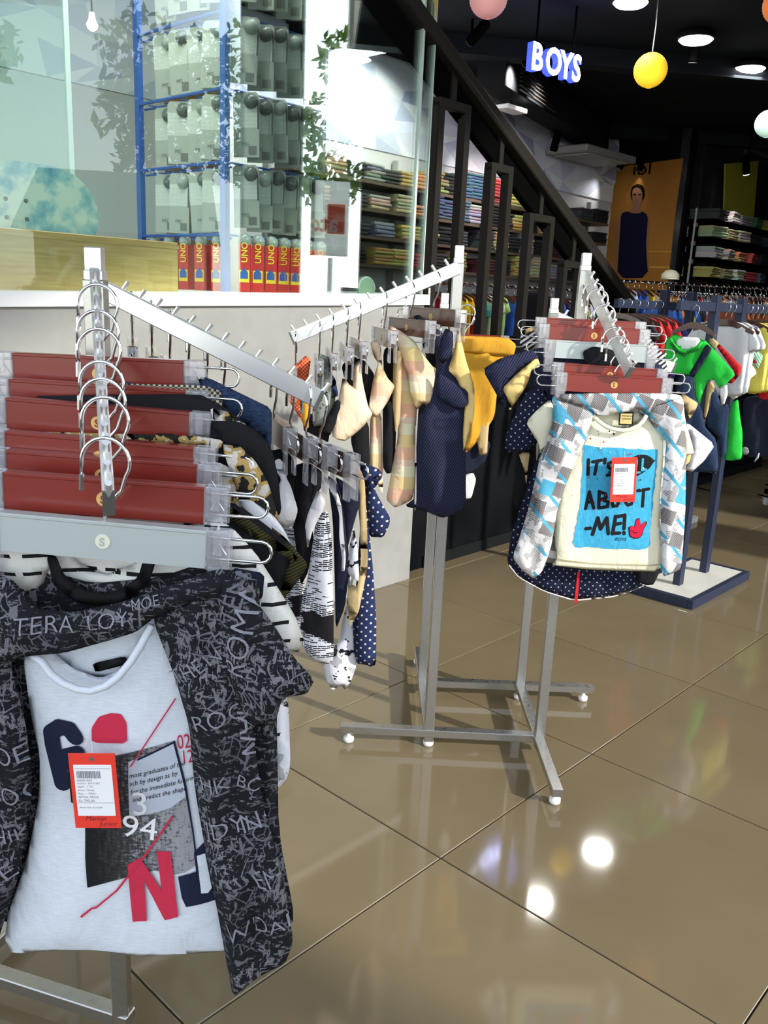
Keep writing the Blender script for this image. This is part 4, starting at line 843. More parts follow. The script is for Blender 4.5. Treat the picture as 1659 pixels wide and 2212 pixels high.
layer('corduroy_jacket', 'black and olive ribbed corduroy jacket on the left front arm', 'jacket', (-0.385,1.154,1.353), [
    ('body', [(-0.279,-0.178),(-0.11,-0.157),(0.128,-0.152),(0.186,-0.163),(0.222,-0.235),(0.221,-0.448),(0.188,-0.683),(-0.292,-0.708)], 'black_cotton', dict(y0=.0, T=.012)),
    ('sleeve', [(0.128,-0.159),(0.186,-0.159),(0.221,-0.184),(0.254,-0.209),(0.264,-0.226),(0.247,-0.276),(0.239,-0.293),(0.212,-0.277),(0.186,-0.243),(0.153,-0.218)], 'black_cotton', dict(y0=-.016, T=.014)),
    ('cuff', [(0.228,-0.186),(0.251,-0.203),(0.283,-0.24),(0.275,-0.256),(0.247,-0.297),(0.232,-0.277),(0.259,-0.236)], 'olive_cord', dict(y0=-.016, T=.012, fold=.002)),
    ('lapel', [(0.16,-0.16),(0.176,-0.156),(0.271,-0.226),(0.264,-0.233),(0.199,-0.195)], 'olive_cord', dict(y0=-.03, T=.006, fold=.002))])
layer('dark_camo_shirt', 'tan and black camouflage print shirt on the left front arm', 'shirt', (-0.385,1.154,1.353), [
    ('body', [(-0.211,-0.129),(0.147,-0.105),(0.173,-0.124),(0.199,-0.169),(0.218,-0.221),(0.186,-0.32),(-0.24,-0.326)], 'camo_print', dict(y0=.03, T=.012)),
    ('sleeve', [(0.154,-0.083),(0.179,-0.083),(0.201,-0.103),(0.219,-0.131),(0.231,-0.167),(0.238,-0.193),(0.218,-0.215),(0.186,-0.176)], 'camo_print', dict(y0=.022, T=.014)),
    ('inner_tee', [(0.17,-0.143),(0.199,-0.159),(0.231,-0.18),(0.246,-0.2),(0.265,-0.243),(0.238,-0.227),(0.199,-0.189)], 'white_cotton', dict(y0=.012, T=.006))])
layer('black_jacket', 'black jacket with raised collar between red hangers on the left front arm', 'jacket', (-0.41,1.221,1.415), [
    ('body', [(-0.25,-0.152),(0.139,-0.128),(0.185,-0.115),(0.225,-0.144),(0.253,-0.183),(0.245,-0.354),(-0.269,-0.379)], 'black_cotton', dict(y0=.0)),
    ('sleeve', [(0.155,-0.117),(0.199,-0.115),(0.229,-0.13),(0.247,-0.153),(0.257,-0.197),(0.262,-0.245),(0.247,-0.26),(0.219,-0.199)], 'black_cotton', dict(y0=-.02)),
    ('trim', [(0.238,-0.206),(0.242,-0.204),(0.253,-0.228),(0.255,-0.246),(0.25,-0.252),(0.248,-0.232)], 'red_cotton', dict(y0=-.04, T=.003, fold=0, res=.01)),
    ('inner_shirt', [(-0.142,-0.144),(0.139,-0.138),(0.179,-0.143),(0.172,-0.16),(0.051,-0.159),(-0.146,-0.158)], 'camo_print', dict(y0=-.024, T=.006))])
layer('denim_jacket', 'dark blue denim jacket farthest back on the left front arm', 'jacket', (-0.444,1.319,1.475), [
    ('body', [(-0.112,-0.14),(0.13,-0.127),(0.166,-0.128),(0.216,-0.15),(0.264,-0.171),(0.264,-0.227),(0.246,-0.393),(-0.127,-0.411)], 'denim', dict(y0=.0)),
    ('sleeve', [(0.15,-0.128),(0.18,-0.132),(0.223,-0.151),(0.264,-0.168),(0.266,-0.192),(0.262,-0.226),(0.234,-0.207),(0.187,-0.173)], 'denim', dict(y0=-.016, fold=.004)),
    ('check_scarf', [(-0.026,-0.14),(0.059,-0.14),(0.166,-0.137),(0.191,-0.145),(0.193,-0.176),(0.18,-0.18),(0.159,-0.149),(-0.013,-0.152)], 'small_check', dict(y0=-.026, T=.006, fold=.002))])
layer('black_tee', 'black cotton tee with pale script behind the second red hanger', 'tee', (-0.41,1.221,1.415), [
    ('body', [(-0.139,-0.101),(0.132,-0.085),(0.165,-0.1),(0.205,-0.128),(0.226,-0.185),(0.213,-0.319),(-0.154,-0.337)], 'black_cotton', dict(y0=.03)),
    ('script_patch', [(0.156,-0.1),(0.185,-0.105),(0.193,-0.12),(0.184,-0.127),(0.16,-0.117)], 'camo_print', dict(y0=-.006, T=.003, fold=0))])

# ================================================================ clothes on the left rack's right arm, seen edge on
RG = 'clothes on the sloping arm before the grey wall'
sc, q_ = 3.685, None
layer('streaky_knit_set', 'black jacket over a black and white streaky knit tee with white cuffs, left of two', 'clothing set', (-0.235,1.752,1.332), [
    ('knit_body', [(0.012,-0.31),(0.05,-0.317),(0.054,-0.372),(0.066,-0.441),(0.071,-0.535),(0.061,-0.571),(0.03,-0.557),(0.005,-0.433)], 'knit_streak', dict(y0=.02, yaw=-8, T=.02)),
    ('jacket', [(-0.02,-0.177),(0.023,-0.166),(0.042,-0.186),(0.051,-0.225),(0.06,-0.268),(0.086,-0.325),(0.092,-0.369),(0.08,-0.42),(0.067,-0.455),(0.055,-0.4),(0.045,-0.329),(0.006,-0.299),(-0.014,-0.241)], 'black_cotton', dict(y0=.0, yaw=-8, T=.025)),
    ('white_cuff', [(0.017,-0.183),(0.027,-0.179),(0.038,-0.19),(0.042,-0.218),(0.051,-0.233),(0.066,-0.278),(0.066,-0.289),(0.056,-0.323),(0.048,-0.32),(0.016,-0.315),(0.014,-0.287),(0.022,-0.246),(0.031,-0.221),(0.018,-0.201)], 'white_cotton', dict(y0=-.05, yaw=-8, T=.02, fold=.003)),
    ('trim', [(-0.007,-0.242),(-0.003,-0.242),(0.006,-0.269),(0.013,-0.288),(0.012,-0.304),(0.008,-0.302),(0.006,-0.277)], 'red_cotton', dict(y0=-.06, yaw=-8, T=.004, fold=.0, res=.01))], RG)
layer('streaky_knit_set', 'black jacket over a long black and white streaky knit tee, right of two', 'clothing set', (-0.2,1.743,1.316), [
    ('knit_body', [(0.064,-0.285),(0.087,-0.267),(0.097,-0.321),(0.102,-0.403),(0.107,-0.487),(0.11,-0.6),(0.097,-0.611),(0.075,-0.607),(0.049,-0.592),(0.037,-0.552),(0.034,-0.489),(0.048,-0.422),(0.055,-0.366)], 'knit_streak', dict(y0=-.02, yaw=-8, T=.024, res=.012)),
    ('shirt_tail', [(0.052,-0.586),(0.111,-0.591),(0.108,-0.608),(0.092,-0.612),(0.054,-0.617)], 'black_cotton', dict(y0=.02, yaw=-8, T=.01)),
    ('jacket', [(0.013,-0.182),(0.039,-0.172),(0.069,-0.188),(0.073,-0.201),(0.071,-0.223),(0.057,-0.248),(0.053,-0.286),(0.057,-0.341),(0.048,-0.408),(0.032,-0.444),(0.019,-0.355),(0.014,-0.251)], 'black_cotton', dict(y0=-.01, yaw=-8, T=.025)),
    ('white_cuff', [(0.073,-0.221),(0.082,-0.222),(0.09,-0.235),(0.091,-0.251),(0.077,-0.279),(0.064,-0.31),(0.058,-0.339),(0.055,-0.339),(0.052,-0.308),(0.05,-0.295),(0.055,-0.27)], 'white_cotton', dict(y0=-.06, yaw=-8, T=.014, fold=.003)),
    ('collar', [(0.038,-0.175),(0.053,-0.174),(0.073,-0.197),(0.069,-0.203),(0.048,-0.201),(0.038,-0.188)], 'black_cotton', dict(y0=-.05, yaw=-8, T=.01, fold=.002))], RG)
layer('navy_jogger_set', 'dark navy trousers with a white striped sleeve, hung before the tan shirt', 'clothing set', (-0.169,1.745,1.303), [
    ('trouser', [(0.048,-0.187),(0.07,-0.201),(0.088,-0.269),(0.095,-0.307),(0.103,-0.389),(0.095,-0.475),(0.077,-0.529),(0.07,-0.392),(0.063,-0.282)], 'navy_cotton', dict(y0=.0, yaw=-8, T=.022)),
    ('print_leg', [(0.095,-0.39),(0.109,-0.4),(0.101,-0.463),(0.11,-0.485),(0.115,-0.574),(0.121,-0.618),(0.11,-0.658),(0.096,-0.682),(0.088,-0.67),(0.068,-0.686),(0.05,-0.656),(0.044,-0.615),(0.081,-0.563),(0.085,-0.516),(0.095,-0.475)], 'white_splatter', dict(y0=.03, yaw=-8, T=.018)),
    ('white_sleeve', [(0.049,-0.182),(0.064,-0.185),(0.082,-0.216),(0.09,-0.242),(0.095,-0.29),(0.102,-0.348),(0.101,-0.378),(0.094,-0.377),(0.094,-0.351),(0.087,-0.305),(0.086,-0.259),(0.076,-0.227)], 'white_cotton', dict(y0=-.045, yaw=-8, T=.01, fold=.002)),
    ('denim_front', [(0.069,-0.185),(0.088,-0.194),(0.122,-0.215),(0.122,-0.24),(0.11,-0.289),(0.101,-0.334),(0.094,-0.28),(0.081,-0.221)], 'navy_cotton', dict(y0=-.02, yaw=-8, T=.018)),
    ('print_pocket', [(0.113,-0.284),(0.122,-0.321),(0.13,-0.398),(0.125,-0.404),(0.106,-0.389),(0.103,-0.372),(0.107,-0.322)], 'white_splatter', dict(y0=-.03, yaw=-8, T=.012))], RG)
layer('dotted_shirt_set', 'navy shirt with pale dots and a tan chino layer at the arm end', 'clothing set', (-0.141,1.756,1.288), [
    ('shirt_body', [(0.099,-0.185),(0.111,-0.292),(0.123,-0.375),(0.135,-0.488),(0.139,-0.594),(0.127,-0.602),(0.118,-0.598),(0.096,-0.598),(0.088,-0.566),(0.083,-0.499),(0.087,-0.435),(0.092,-0.266)], 'navy_dots', dict(y0=.01, yaw=-8, T=.02)),
    ('chino', [(0.081,-0.149),(0.095,-0.153),(0.104,-0.176),(0.108,-0.222),(0.113,-0.276),(0.118,-0.353),(0.111,-0.404),(0.102,-0.462),(0.083,-0.499),(0.076,-0.407),(0.086,-0.401),(0.097,-0.405),(0.103,-0.348),(0.097,-0.266),(0.09,-0.212)], 'tan_chino', dict(y0=-.03, yaw=-8, T=.014, fold=.003)),
    ('sleeve', [(0.087,-0.14),(0.103,-0.142),(0.129,-0.15),(0.138,-0.159),(0.137,-0.171),(0.12,-0.188),(0.132,-0.209),(0.143,-0.227),(0.158,-0.25),(0.158,-0.266),(0.146,-0.295),(0.117,-0.296),(0.111,-0.254),(0.102,-0.184)], 'navy_dots', dict(y0=-.02, yaw=-8, T=.022, fold=.004)),
    ('cuff_fold', [(0.115,-0.181),(0.121,-0.164),(0.136,-0.153),(0.138,-0.166),(0.131,-0.181),(0.119,-0.19)], 'navy_dots', dict(y0=-.055, yaw=-8, T=.010, fold=.002))], RG)
for i in range(6):
    l = LRH[i][0]; layer('folded_tee', 'mostly hidden dark tee on the sloping arm, %s hanger from the post' % ORD[i], 'tee', l, [('body', [(-.15, -.17), (.15, -.17), (.17, -.25), (.14, -.55), (-.14, -.55), (-.17, -.25)], ['grey_script', 'navy_cotton', 'black_cotton', 'grey_script', 'denim', 'black_cotton'][i], dict(yaw=-74))], RG)

# ================================================================ clothes on the middle rack's left arm
FG = 'clothes on the middle rack left arm'
layer('checked_shirt', 'orange red checked shirt at the low end of the middle rack arm', 'shirt', (-0.286,2.6,1.366), [
    ('body', [(-0.033,-0.126),(0.008,-0.091),(0.029,-0.069),(0.046,-0.079),(0.039,-0.139),(0.046,-0.262),(0.034,-0.284),(0.02,-0.263),(-0.023,-0.201)], 'red_check', dict(yaw=0)),
    ('lining', [(0.022,-0.157),(0.039,-0.169),(0.048,-0.279),(0.04,-0.288),(0.025,-0.263)], 'mustard_cotton', dict(y0=-.03, yaw=0, T=.008))], FG)
layer('script_shirt_set', 'grey green shirt with black handwriting over a dark denim layer', 'clothing set', (-0.216,2.6,1.398), [
    ('body', [(-0.012,-0.112),(0.005,-0.095),(0.03,-0.102),(0.04,-0.155),(0.055,-0.226),(0.036,-0.304),(-0.015,-0.315),(-0.009,-0.229)], 'grey_script', dict(yaw=0)),
    ('dark_sleeve', [(0.059,-0.222),(0.081,-0.24),(0.061,-0.29),(0.041,-0.338),(0.011,-0.318),(0.031,-0.278)], 'black_cotton', dict(y0=-.03, yaw=0)),
    ('denim_tab', [(0.037,-0.143),(0.053,-0.163),(0.064,-0.213),(0.05,-0.22),(0.041,-0.185)], 'denim', dict(y0=-.03, yaw=0, T=.008, fold=.002)),
    ('lower_tail', [(-0.05,-0.273),(0.027,-0.291),(0.037,-0.355),(0.013,-0.4),(-0.039,-0.381)], 'black_cotton', dict(y0=.03, yaw=0))], FG)
layer('apricot_shirt', 'pale apricot shirt whose wide sleeve catches the sun on the middle rack', 'shirt', (-0.134,2.585,1.436), [
    ('black_layer', [(-0.013,-0.166),(0.016,-0.136),(0.049,-0.143),(0.071,-0.171),(0.088,-0.187),(0.087,-0.241),(0.076,-0.292),(0.037,-0.268),(0.002,-0.219)], 'black_cotton', dict(y0=.03, yaw=4)),
    ('sleeve', [(-0.008,-0.191),(0.014,-0.219),(0.024,-0.223),(0.02,-0.169),(0.034,-0.131),(0.042,-0.151),(0.054,-0.217),(0.071,-0.28),(0.087,-0.304),(0.057,-0.344),(0.007,-0.389),(-0.018,-0.385),(-0.036,-0.374),(-0.029,-0.313),(-0.016,-0.245)], 'peach_cotton', dict(y0=-.01, yaw=4, T=.016, fold=.004, k=30)),
    ('lower_back', [(0.023,-0.358),(0.077,-0.326),(0.089,-0.517),(0.053,-0.474),(0.04,-0.452),(0.025,-0.401)], 'black_cotton', dict(y0=.04, yaw=4))], FG)
layer('peach_check_shirt', 'peach check shirt with a pointed sleeve, left of the longer check shirt', 'shirt', (-0.099,2.605,1.455), [
    ('collar', [(0.034,-0.109),(0.057,-0.104),(0.069,-0.128),(0.069,-0.177),(0.06,-0.17),(0.047,-0.153)], 'peach_cotton', dict(y0=.0, yaw=4, T=.01)),
    ('sleeve', [(0.068,-0.132),(0.073,-0.181),(0.091,-0.214),(0.114,-0.236),(0.095,-0.282),(0.063,-0.335),(0.041,-0.32),(0.036,-0.305),(0.047,-0.216),(0.06,-0.17)], 'peach_plaid', dict(y0=-.02, yaw=4, T=.016, fold=.004, k=30)),
    ('black_lining', [(0.003,-0.155),(0.026,-0.171),(0.052,-0.207),(0.043,-0.262),(0.034,-0.305),(0.012,-0.238)], 'black_cotton', dict(y0=.0, yaw=4, T=.012)),
    ('tail', [(0.045,-0.33),(0.079,-0.325),(0.088,-0.45),(0.096,-0.583),(0.076,-0.548),(0.048,-0.486)], 'peach_plaid', dict(y0=.03, yaw=4, T=.014, fold=.003))], FG)
layer('long_check_shirt', 'long peach and yellow check shirt with a buttoned front on the middle rack', 'shirt', (0.049,2.64,1.522), [
    ('front', [(-0.06,-0.138),(-0.03,-0.145),(0.023,-0.175),(0.038,-0.3),(0.038,-0.451),(0.047,-0.587),(0.04,-0.66),(0.014,-0.678),(-0.016,-0.692),(-0.045,-0.667),(-0.034,-0.593),(-0.018,-0.476),(-0.017,-0.411),(-0.037,-0.347),(-0.041,-0.22)], 'peach_plaid', dict(y0=.0, yaw=-6, T=.02, fold=.007, k=60)),
    ('sleeve', [(-0.056,-0.125),(-0.021,-0.14),(0.022,-0.167),(0.05,-0.207),(0.091,-0.251),(0.09,-0.323),(0.078,-0.362),(0.06,-0.35),(0.038,-0.375),(0.016,-0.323),(0.002,-0.26),(-0.027,-0.194),(-0.05,-0.154)], 'peach_plaid', dict(y0=-.035, yaw=-6, T=.02, fold=.006, k=40)),
    ('placket', [(-0.038,-0.195),(-0.014,-0.198),(-0.009,-0.303),(-0.008,-0.41),(-0.021,-0.45),(-0.035,-0.347)], 'tan_chino', dict(y0=-.045, yaw=-6, T=.006, fold=.002)),
    ('black_layer', [(-0.067,-0.349),(-0.037,-0.352),(-0.029,-0.477),(-0.028,-0.575),(-0.044,-0.58),(-0.058,-0.559)], 'black_cotton', dict(y0=-.02, yaw=-6, T=.014))], FG)
layer('black_trousers', 'black folded trousers between the two check shirts on the middle rack', 'trousers', (-0.025,2.66,1.489), [
    ('leg', [(-0.004,-0.173),(0.025,-0.142),(0.034,-0.239),(0.048,-0.38),(0.05,-0.525),(0.027,-0.552),(0.013,-0.448),(0.003,-0.275)], 'black_cotton', dict(y0=.02, yaw=-10)),
    ('waist', [(0.111,-0.138),(0.169,-0.155),(0.171,-0.222),(0.136,-0.207)], 'black_cotton', dict(y0=.04, yaw=-10, T=.01))], FG)
ns = layer('pinstripe_shirt', 'long navy pinstripe shirt with rolled sleeve hanging against the rack post', 'shirt', (0.118,2.6,1.554), [
    ('body', [(-0.056,-0.125),(-0.027,-0.131),(-0.001,-0.15),(0.038,-0.177),(0.062,-0.216),(0.075,-0.29),(0.113,-0.362),(0.124,-0.532),(0.137,-0.698),(0.103,-0.723),(0.064,-0.738),(0.015,-0.721),(-0.056,-0.709),(-0.018,-0.675),(-0.029,-0.426),(-0.004,-0.391),(0.018,-0.318),(0.017,-0.243),(-0.015,-0.188)], 'navy_pinstripe', dict(y0=.0, yaw=-8, T=.028, fold=.008, k=45)),
    ('sleeve', [(0.043,-0.156),(0.067,-0.167),(0.069,-0.208),(0.059,-0.241),(0.039,-0.261),(0.028,-0.239),(0.031,-0.189)], 'navy_pinstripe', dict(y0=-.05, yaw=-8, T=.02, fold=.003)),
    ('cuff', [(0.024,-0.284),(0.067,-0.307),(0.12,-0.337),(0.124,-0.374),(0.098,-0.395),(0.038,-0.367),(0.02,-0.339)], 'navy_pinstripe', dict(y0=-.03, yaw=-8, T=.014, fold=.003)),
    ('collar', [(-0.058,-0.129),(-0.04,-0.122),(-0.012,-0.139),(-0.006,-0.163),(-0.021,-0.159)], 'black_cotton', dict(y0=-.02, yaw=-8, T=.010, fold=.002)),
    ('yellow_layer', [(0.076,-0.155),(0.088,-0.182),(0.107,-0.247),(0.138,-0.323),(0.143,-0.403),(0.13,-0.48),(0.118,-0.524),(0.112,-0.468),(0.113,-0.367),(0.084,-0.302),(0.055,-0.278),(0.07,-0.224)], 'yellow_lining', dict(y0=-.02, yaw=-8, T=.012, fold=.003)),
    ('stitched_hem', [(-0.03,-0.448),(-0.027,-0.448),(-0.014,-0.674),(-0.017,-0.715),(-0.021,-0.675)], 'grey_cotton', dict(y0=-.045, yaw=-8, T=.002, fold=0))], FG)
# mustard shorts set on the far arm
hanger('red_lacquer', (0.272,3.243,1.46), 0, 'red clip hanger holding mustard shorts behind the tall rack post')
layer('mustard_shorts_set', 'mustard yellow shorts with navy and cream layers below, behind the tall rack post', 'shorts', (0.272,3.243,1.46), [
    ('waistband', [(-0.13,-0.11),(0.153,-0.107),(0.188,-0.132),(0.181,-0.177),(0.099,-0.177),(-0.127,-0.16)], 'mustard_cotton', dict(y0=-.02, T=.012, fold=.003)),
    ('leg', [(-0.145,-0.141),(0.173,-0.135),(0.182,-0.185),(0.133,-0.282),(0.13,-0.404),(0.094,-0.468),(0.038,-0.548),(-0.018,-0.518),(-0.122,-0.559)], 'mustard_cotton', dict(y0=-.005, T=.022, fold=.008)),
    ('navy_layer', [(-0.108,-0.486),(0.086,-0.477),(0.127,-0.511),(0.111,-0.584),(0.044,-0.642),(-0.098,-0.667)], 'navy_cotton', dict(y0=.02)),
    ('cream_pocket', [(0.073,-0.428),(0.112,-0.409),(0.11,-0.476),(0.112,-0.548),(0.084,-0.556),(0.069,-0.496)], 'tan_chino', dict(y0=-.01, T=.008, fold=.001)),
    ('paper_tag', [(0.026,-0.633),(0.064,-0.622),(0.077,-0.649),(0.064,-0.723),(0.036,-0.73)], 'white_cotton', dict(y0=-.01, T=.002, fold=0))], None)

# ================================================================ clothes on the right hand arm
AG = 'clothes on the right hand arm'
vs = garment('block_print_shirt', 'open shirt printed with grey blocks and blue stripes over the cream tee', 'shirt', (0.621,2.398,1.399), AG)
Panel('back', [(-0.158,-0.17),(0.183,-0.151),(0.216,-0.293),(0.255,-0.648),(0.203,-0.671),(0.012,-0.651),(-0.143,-0.667),(-0.226,-0.622),(-0.198,-0.492)], 'block_print', vs, T=.008, y0=.035, seed=31)
Panel('left_front', [(-0.172,-0.167),(-0.129,-0.169),(-0.058,-0.197),(-0.048,-0.21),(-0.059,-0.267),(-0.085,-0.345),(-0.108,-0.416),(-0.126,-0.496),(-0.127,-0.524),(-0.132,-0.601),(-0.147,-0.667),(-0.157,-0.685),(-0.174,-0.702),(-0.209,-0.678),(-0.239,-0.643),(-0.238,-0.618),(-0.212,-0.548),(-0.194,-0.491),(-0.19,-0.366),(-0.165,-0.303),(-0.155,-0.234)], 'block_print', vs, T=.022, y0=-.010, fold=.008, k=60, lean=.35, seed=32, res=.014)
Panel('right_front', [(0.089,-0.174),(0.138,-0.153),(0.183,-0.147),(0.196,-0.165),(0.224,-0.331),(0.242,-0.487),(0.252,-0.65),(0.226,-0.666),(0.203,-0.676),(0.19,-0.643),(0.167,-0.451),(0.165,-0.349),(0.161,-0.276),(0.122,-0.236),(0.104,-0.207)], 'block_print', vs, T=.022, y0=-.010, fold=.008, k=90, lean=.05, seed=33, res=.014)
Panel('collar', [(-0.152,-0.159),(-0.041,-0.152),(0.07,-0.146),(0.167,-0.144),(0.187,-0.154),(0.13,-0.176),(0.108,-0.19),(0.1,-0.205),(0.084,-0.195),(0.061,-0.192),(0.025,-0.203),(-0.012,-0.212),(-0.038,-0.214),(-0.058,-0.201),(-0.104,-0.186),(-0.146,-0.177)], 'block_print', vs, T=.014, y0=-.022, fold=.004, k=60, seed=34, res=.014)
ct = garment('printed_tank_top', 'cream tank top printed with black words on a blue splash', 'tank top', (0.621,2.398,1.399), AG)
cb = Panel('body', [(-0.051,-0.213),(-0.032,-0.232),(-0.008,-0.246),(0.023,-0.253),(0.056,-0.249),(0.081,-0.234),(0.097,-0.208),(0.122,-0.236),(0.158,-0.276),(0.165,-0.334),(0.17,-0.45),(0.183,-0.562),(0.195,-0.667),(0.093,-0.67),(-0.009,-0.671),(-0.124,-0.663),(-0.107,-0.639),(-0.118,-0.604),(-0.13,-0.504),(-0.12,-0.421),(-0.089,-0.342),(-0.065,-0.275),(-0.059,-0.229)], 'cream_cotton', ct, T=.016, y0=.008, fold=.0028, k=26, seed=35, res=.012, soft=.025)
Panel('neck_back', [(-0.055,-0.226),(-0.027,-0.211),(0.025,-0.201),(0.077,-0.201),(0.101,-0.211),(0.082,-0.24),(0.046,-0.257),(0.0,-0.255),(-0.035,-0.24)], 'cream_cotton', ct, T=.004, y0=.020, fold=.001, seed=36)
rib = MB(); rib.tube([(a, -.010 - .012 * math.sin(math.pi * i / 8), b) for i, (a, b) in enumerate([(-0.051,-0.215),(-0.036,-0.23),(-0.016,-0.243),(0.007,-0.25),(0.034,-0.252),(0.056,-0.248),(0.076,-0.237),(0.089,-0.223),(0.097,-0.209)])], .006, 8); obj('neck_rib', rib, 'cream_cotton', ct, smooth=True)
cl = Panel('care_label', [(0.02,-0.202),(0.06,-0.2),(0.062,-0.238),(0.021,-0.239)], 'ink_black', ct, T=.002, y0=-.014, fold=0, res=.05, round_=0)
cl.patch('gold_panel', [(0.024,-0.206),(0.056,-0.205),(0.057,-0.234),(0.024,-0.234)], 'care_gold'); cl.text('lettering', 'MANIAN', *(0.027,-0.214), .0075, 'ink_black', off=.003); cl.text('lettering', 'JUNIOR', *(0.029,-0.222), .0075, 'ink_black', off=.003)
R = random.Random(8)
def ragged(pts, a, n=10):
    out = []
    for i, p in enumerate(pts):
        q = pts[(i + 1) % len(pts)]
        for k in range(n): f = k / n; out.append((p[0] + (q[0] - p[0]) * f + R.uniform(-a, a), p[1] + (q[1] - p[1]) * f + R.uniform(-a, a)))
    return out
cb.patch('blue_splash', ragged([(-0.066,-0.303),(0.146,-0.306),(0.149,-0.451),(0.153,-0.589),(0.139,-0.597),(-0.059,-0.602),(-0.069,-0.588),(-0.06,-0.477)], .0022, 12), 'splash_blue', res=.01)
def at5(): pass
S5 = [[[(-0.049,-0.343),(-0.046,-0.385)],[(-0.037,-0.348),(-0.013,-0.342)],[(-0.024,-0.345),(-0.027,-0.383)],[(-0.003,-0.338),(-0.003,-0.35)],[(0.02,-0.344),(0.008,-0.35),(0.008,-0.36),(0.019,-0.368),(0.018,-0.381),(0.008,-0.384)]],[[(-0.043,-0.485),(-0.037,-0.435),(-0.02,-0.482)],[(-0.041,-0.466),(-0.026,-0.464)],[(-0.009,-0.432),(-0.006,-0.48)],[(-0.009,-0.434),(0.009,-0.438),(0.012,-0.449),(-0.002,-0.456)],[(-0.002,-0.456),(0.019,-0.461),(0.018,-0.475),(-0.004,-0.481)],[(0.036,-0.444),(0.029,-0.459),(0.034,-0.473),(0.045,-0.471),(0.05,-0.455),(0.045,-0.444),(0.036,-0.444)],[(0.065,-0.436),(0.069,-0.461),(0.076,-0.468),(0.086,-0.464),(0.089,-0.429)],[(0.1,-0.425),(0.131,-0.419)],[(0.117,-0.422),(0.119,-0.47)]],[[(-0.015,-0.561),(-0.005,-0.51),(0.006,-0.543),(0.02,-0.508),(0.029,-0.555)],[(0.044,-0.502),(0.041,-0.554)],[(0.044,-0.504),(0.064,-0.499)],[(0.043,-0.526),(0.06,-0.522)],[(0.042,-0.553),(0.061,-0.551)],[(0.07,-0.497),(0.072,-0.538)],[(0.073,-0.549),(0.074,-0.552)],[(-0.035,-0.545),(-0.023,-0.543)]],[[(0.071,-0.377),(0.074,-0.339),(0.085,-0.372)],[(0.086,-0.337),(0.086,-0.372),(0.098,-0.371)],[(0.103,-0.333),(0.104,-0.365),(0.116,-0.362)]]]
cb.strokes('lettering', S5[0], .0095, 'ink_black', seed=2); cb.strokes('lettering', S5[1], .0095, 'ink_black', seed=3); cb.strokes('lettering', S5[2], .0105, 'ink_black', seed=4)
cb.text('lettering', 'BOYS', *(0.049,-0.574), .0135, 'ink_black', off=.003, shear=.2)
cb.patch('leaf_shape', [(0.054,-0.393),(0.057,-0.354),(0.069,-0.33),(0.091,-0.32),(0.114,-0.321),(0.13,-0.329),(0.135,-0.335),(0.142,-0.333),(0.136,-0.341),(0.126,-0.359),(0.105,-0.375),(0.084,-0.387)], 'ink_black', off=.0026, rnd_=1)
cb.strokes('lettering', S5[3], .0062, 'splash_blue', off=.0042)
hand = [(0.089,-0.541),(0.087,-0.533),(0.095,-0.528),(0.103,-0.531),(0.105,-0.512),(0.11,-0.507),(0.115,-0.509),(0.119,-0.528),(0.126,-0.519),(0.132,-0.515),(0.136,-0.52),(0.128,-0.537),(0.126,-0.552),(0.119,-0.562),(0.105,-0.563),(0.093,-0.558)]
cb.patch('hand_outline', [(x + (x - sum(p[0] for p in hand) / 16) * .12, z + (z - sum(p[1] for p in hand) / 16) * .10) for x, z in hand], 'ink_black', off=.003, rnd_=1); cb.patch('hand_print', hand, 'ink_red', off=.0042, rnd_=1)
for f in [[(0.092,-0.542),(0.102,-0.541),(0.103,-0.543),(0.092,-0.544)],[(0.098,-0.547),(0.11,-0.546),(0.112,-0.549),(0.099,-0.55)]]: cb.patch('finger_line', f, 'ink_black', off=.005)
for k in range(46):
    z0 = R.choice([0, 1, 1, 2]); x, z = R.uniform(-.09, .12), R.uniform(-.50, -.23); s_ = R.uniform(.0010, .0030)
    cb.patch('ink_dot', [(x + s_ * math.cos(a) * R.uniform(.6, 1.3), z + s_ * math.sin(a)) for a in [k2 * math.pi / 3 for k2 in range(6)]], ('ink_black', 'ink_red', 'cream_cotton')[z0], off=.0048)
cb.patch('hem_stitch', [(-0.108,-0.64),(-0.012,-0.648),(0.09,-0.647),(0.192,-0.643),(0.192,-0.645),(0.09,-0.648),(-0.012,-0.649),(-0.108,-0.642)], 'thread_tan', off=.002); cb.patch('hem_stitch', [(-0.11,-0.643),(-0.011,-0.651),(0.09,-0.65),(0.192,-0.647),(0.192,-0.648),(0.091,-0.651),(-0.011,-0.652),(-0.11,-0.645)], 'thread_tan', off=.002)
price_tag(ct, *(0.044,-0.04,-0.358), .95, -.06, False)
layer('cream_short_sleeve_tee', 'cream tee with short sleeves hung behind the block print shirt', 'tee', (0.62,2.445,1.421), [
    ('sleeve', [(-0.165,-0.202),(-0.149,-0.232),(-0.144,-0.274),(-0.158,-0.301),(-0.158,-0.358),(-0.175,-0.363),(-0.184,-0.349),(-0.184,-0.334),(-0.225,-0.277),(-0.224,-0.266),(-0.198,-0.234)], 'cream_cotton', dict(y0=-.01, T=.02, fold=.004)),
    ('body', [(-0.167,-0.206),(0.201,-0.189),(0.222,-0.23),(0.247,-0.48),(-0.136,-0.498)], 'cream_cotton', dict(y0=.01, T=.01)),
    ('sleeve', [(0.197,-0.189),(0.217,-0.207),(0.231,-0.256),(0.256,-0.313),(0.265,-0.34),(0.249,-0.347),(0.239,-0.361),(0.224,-0.291)], 'cream_cotton', dict(y0=-.0, T=.02, fold=.004))], AG)
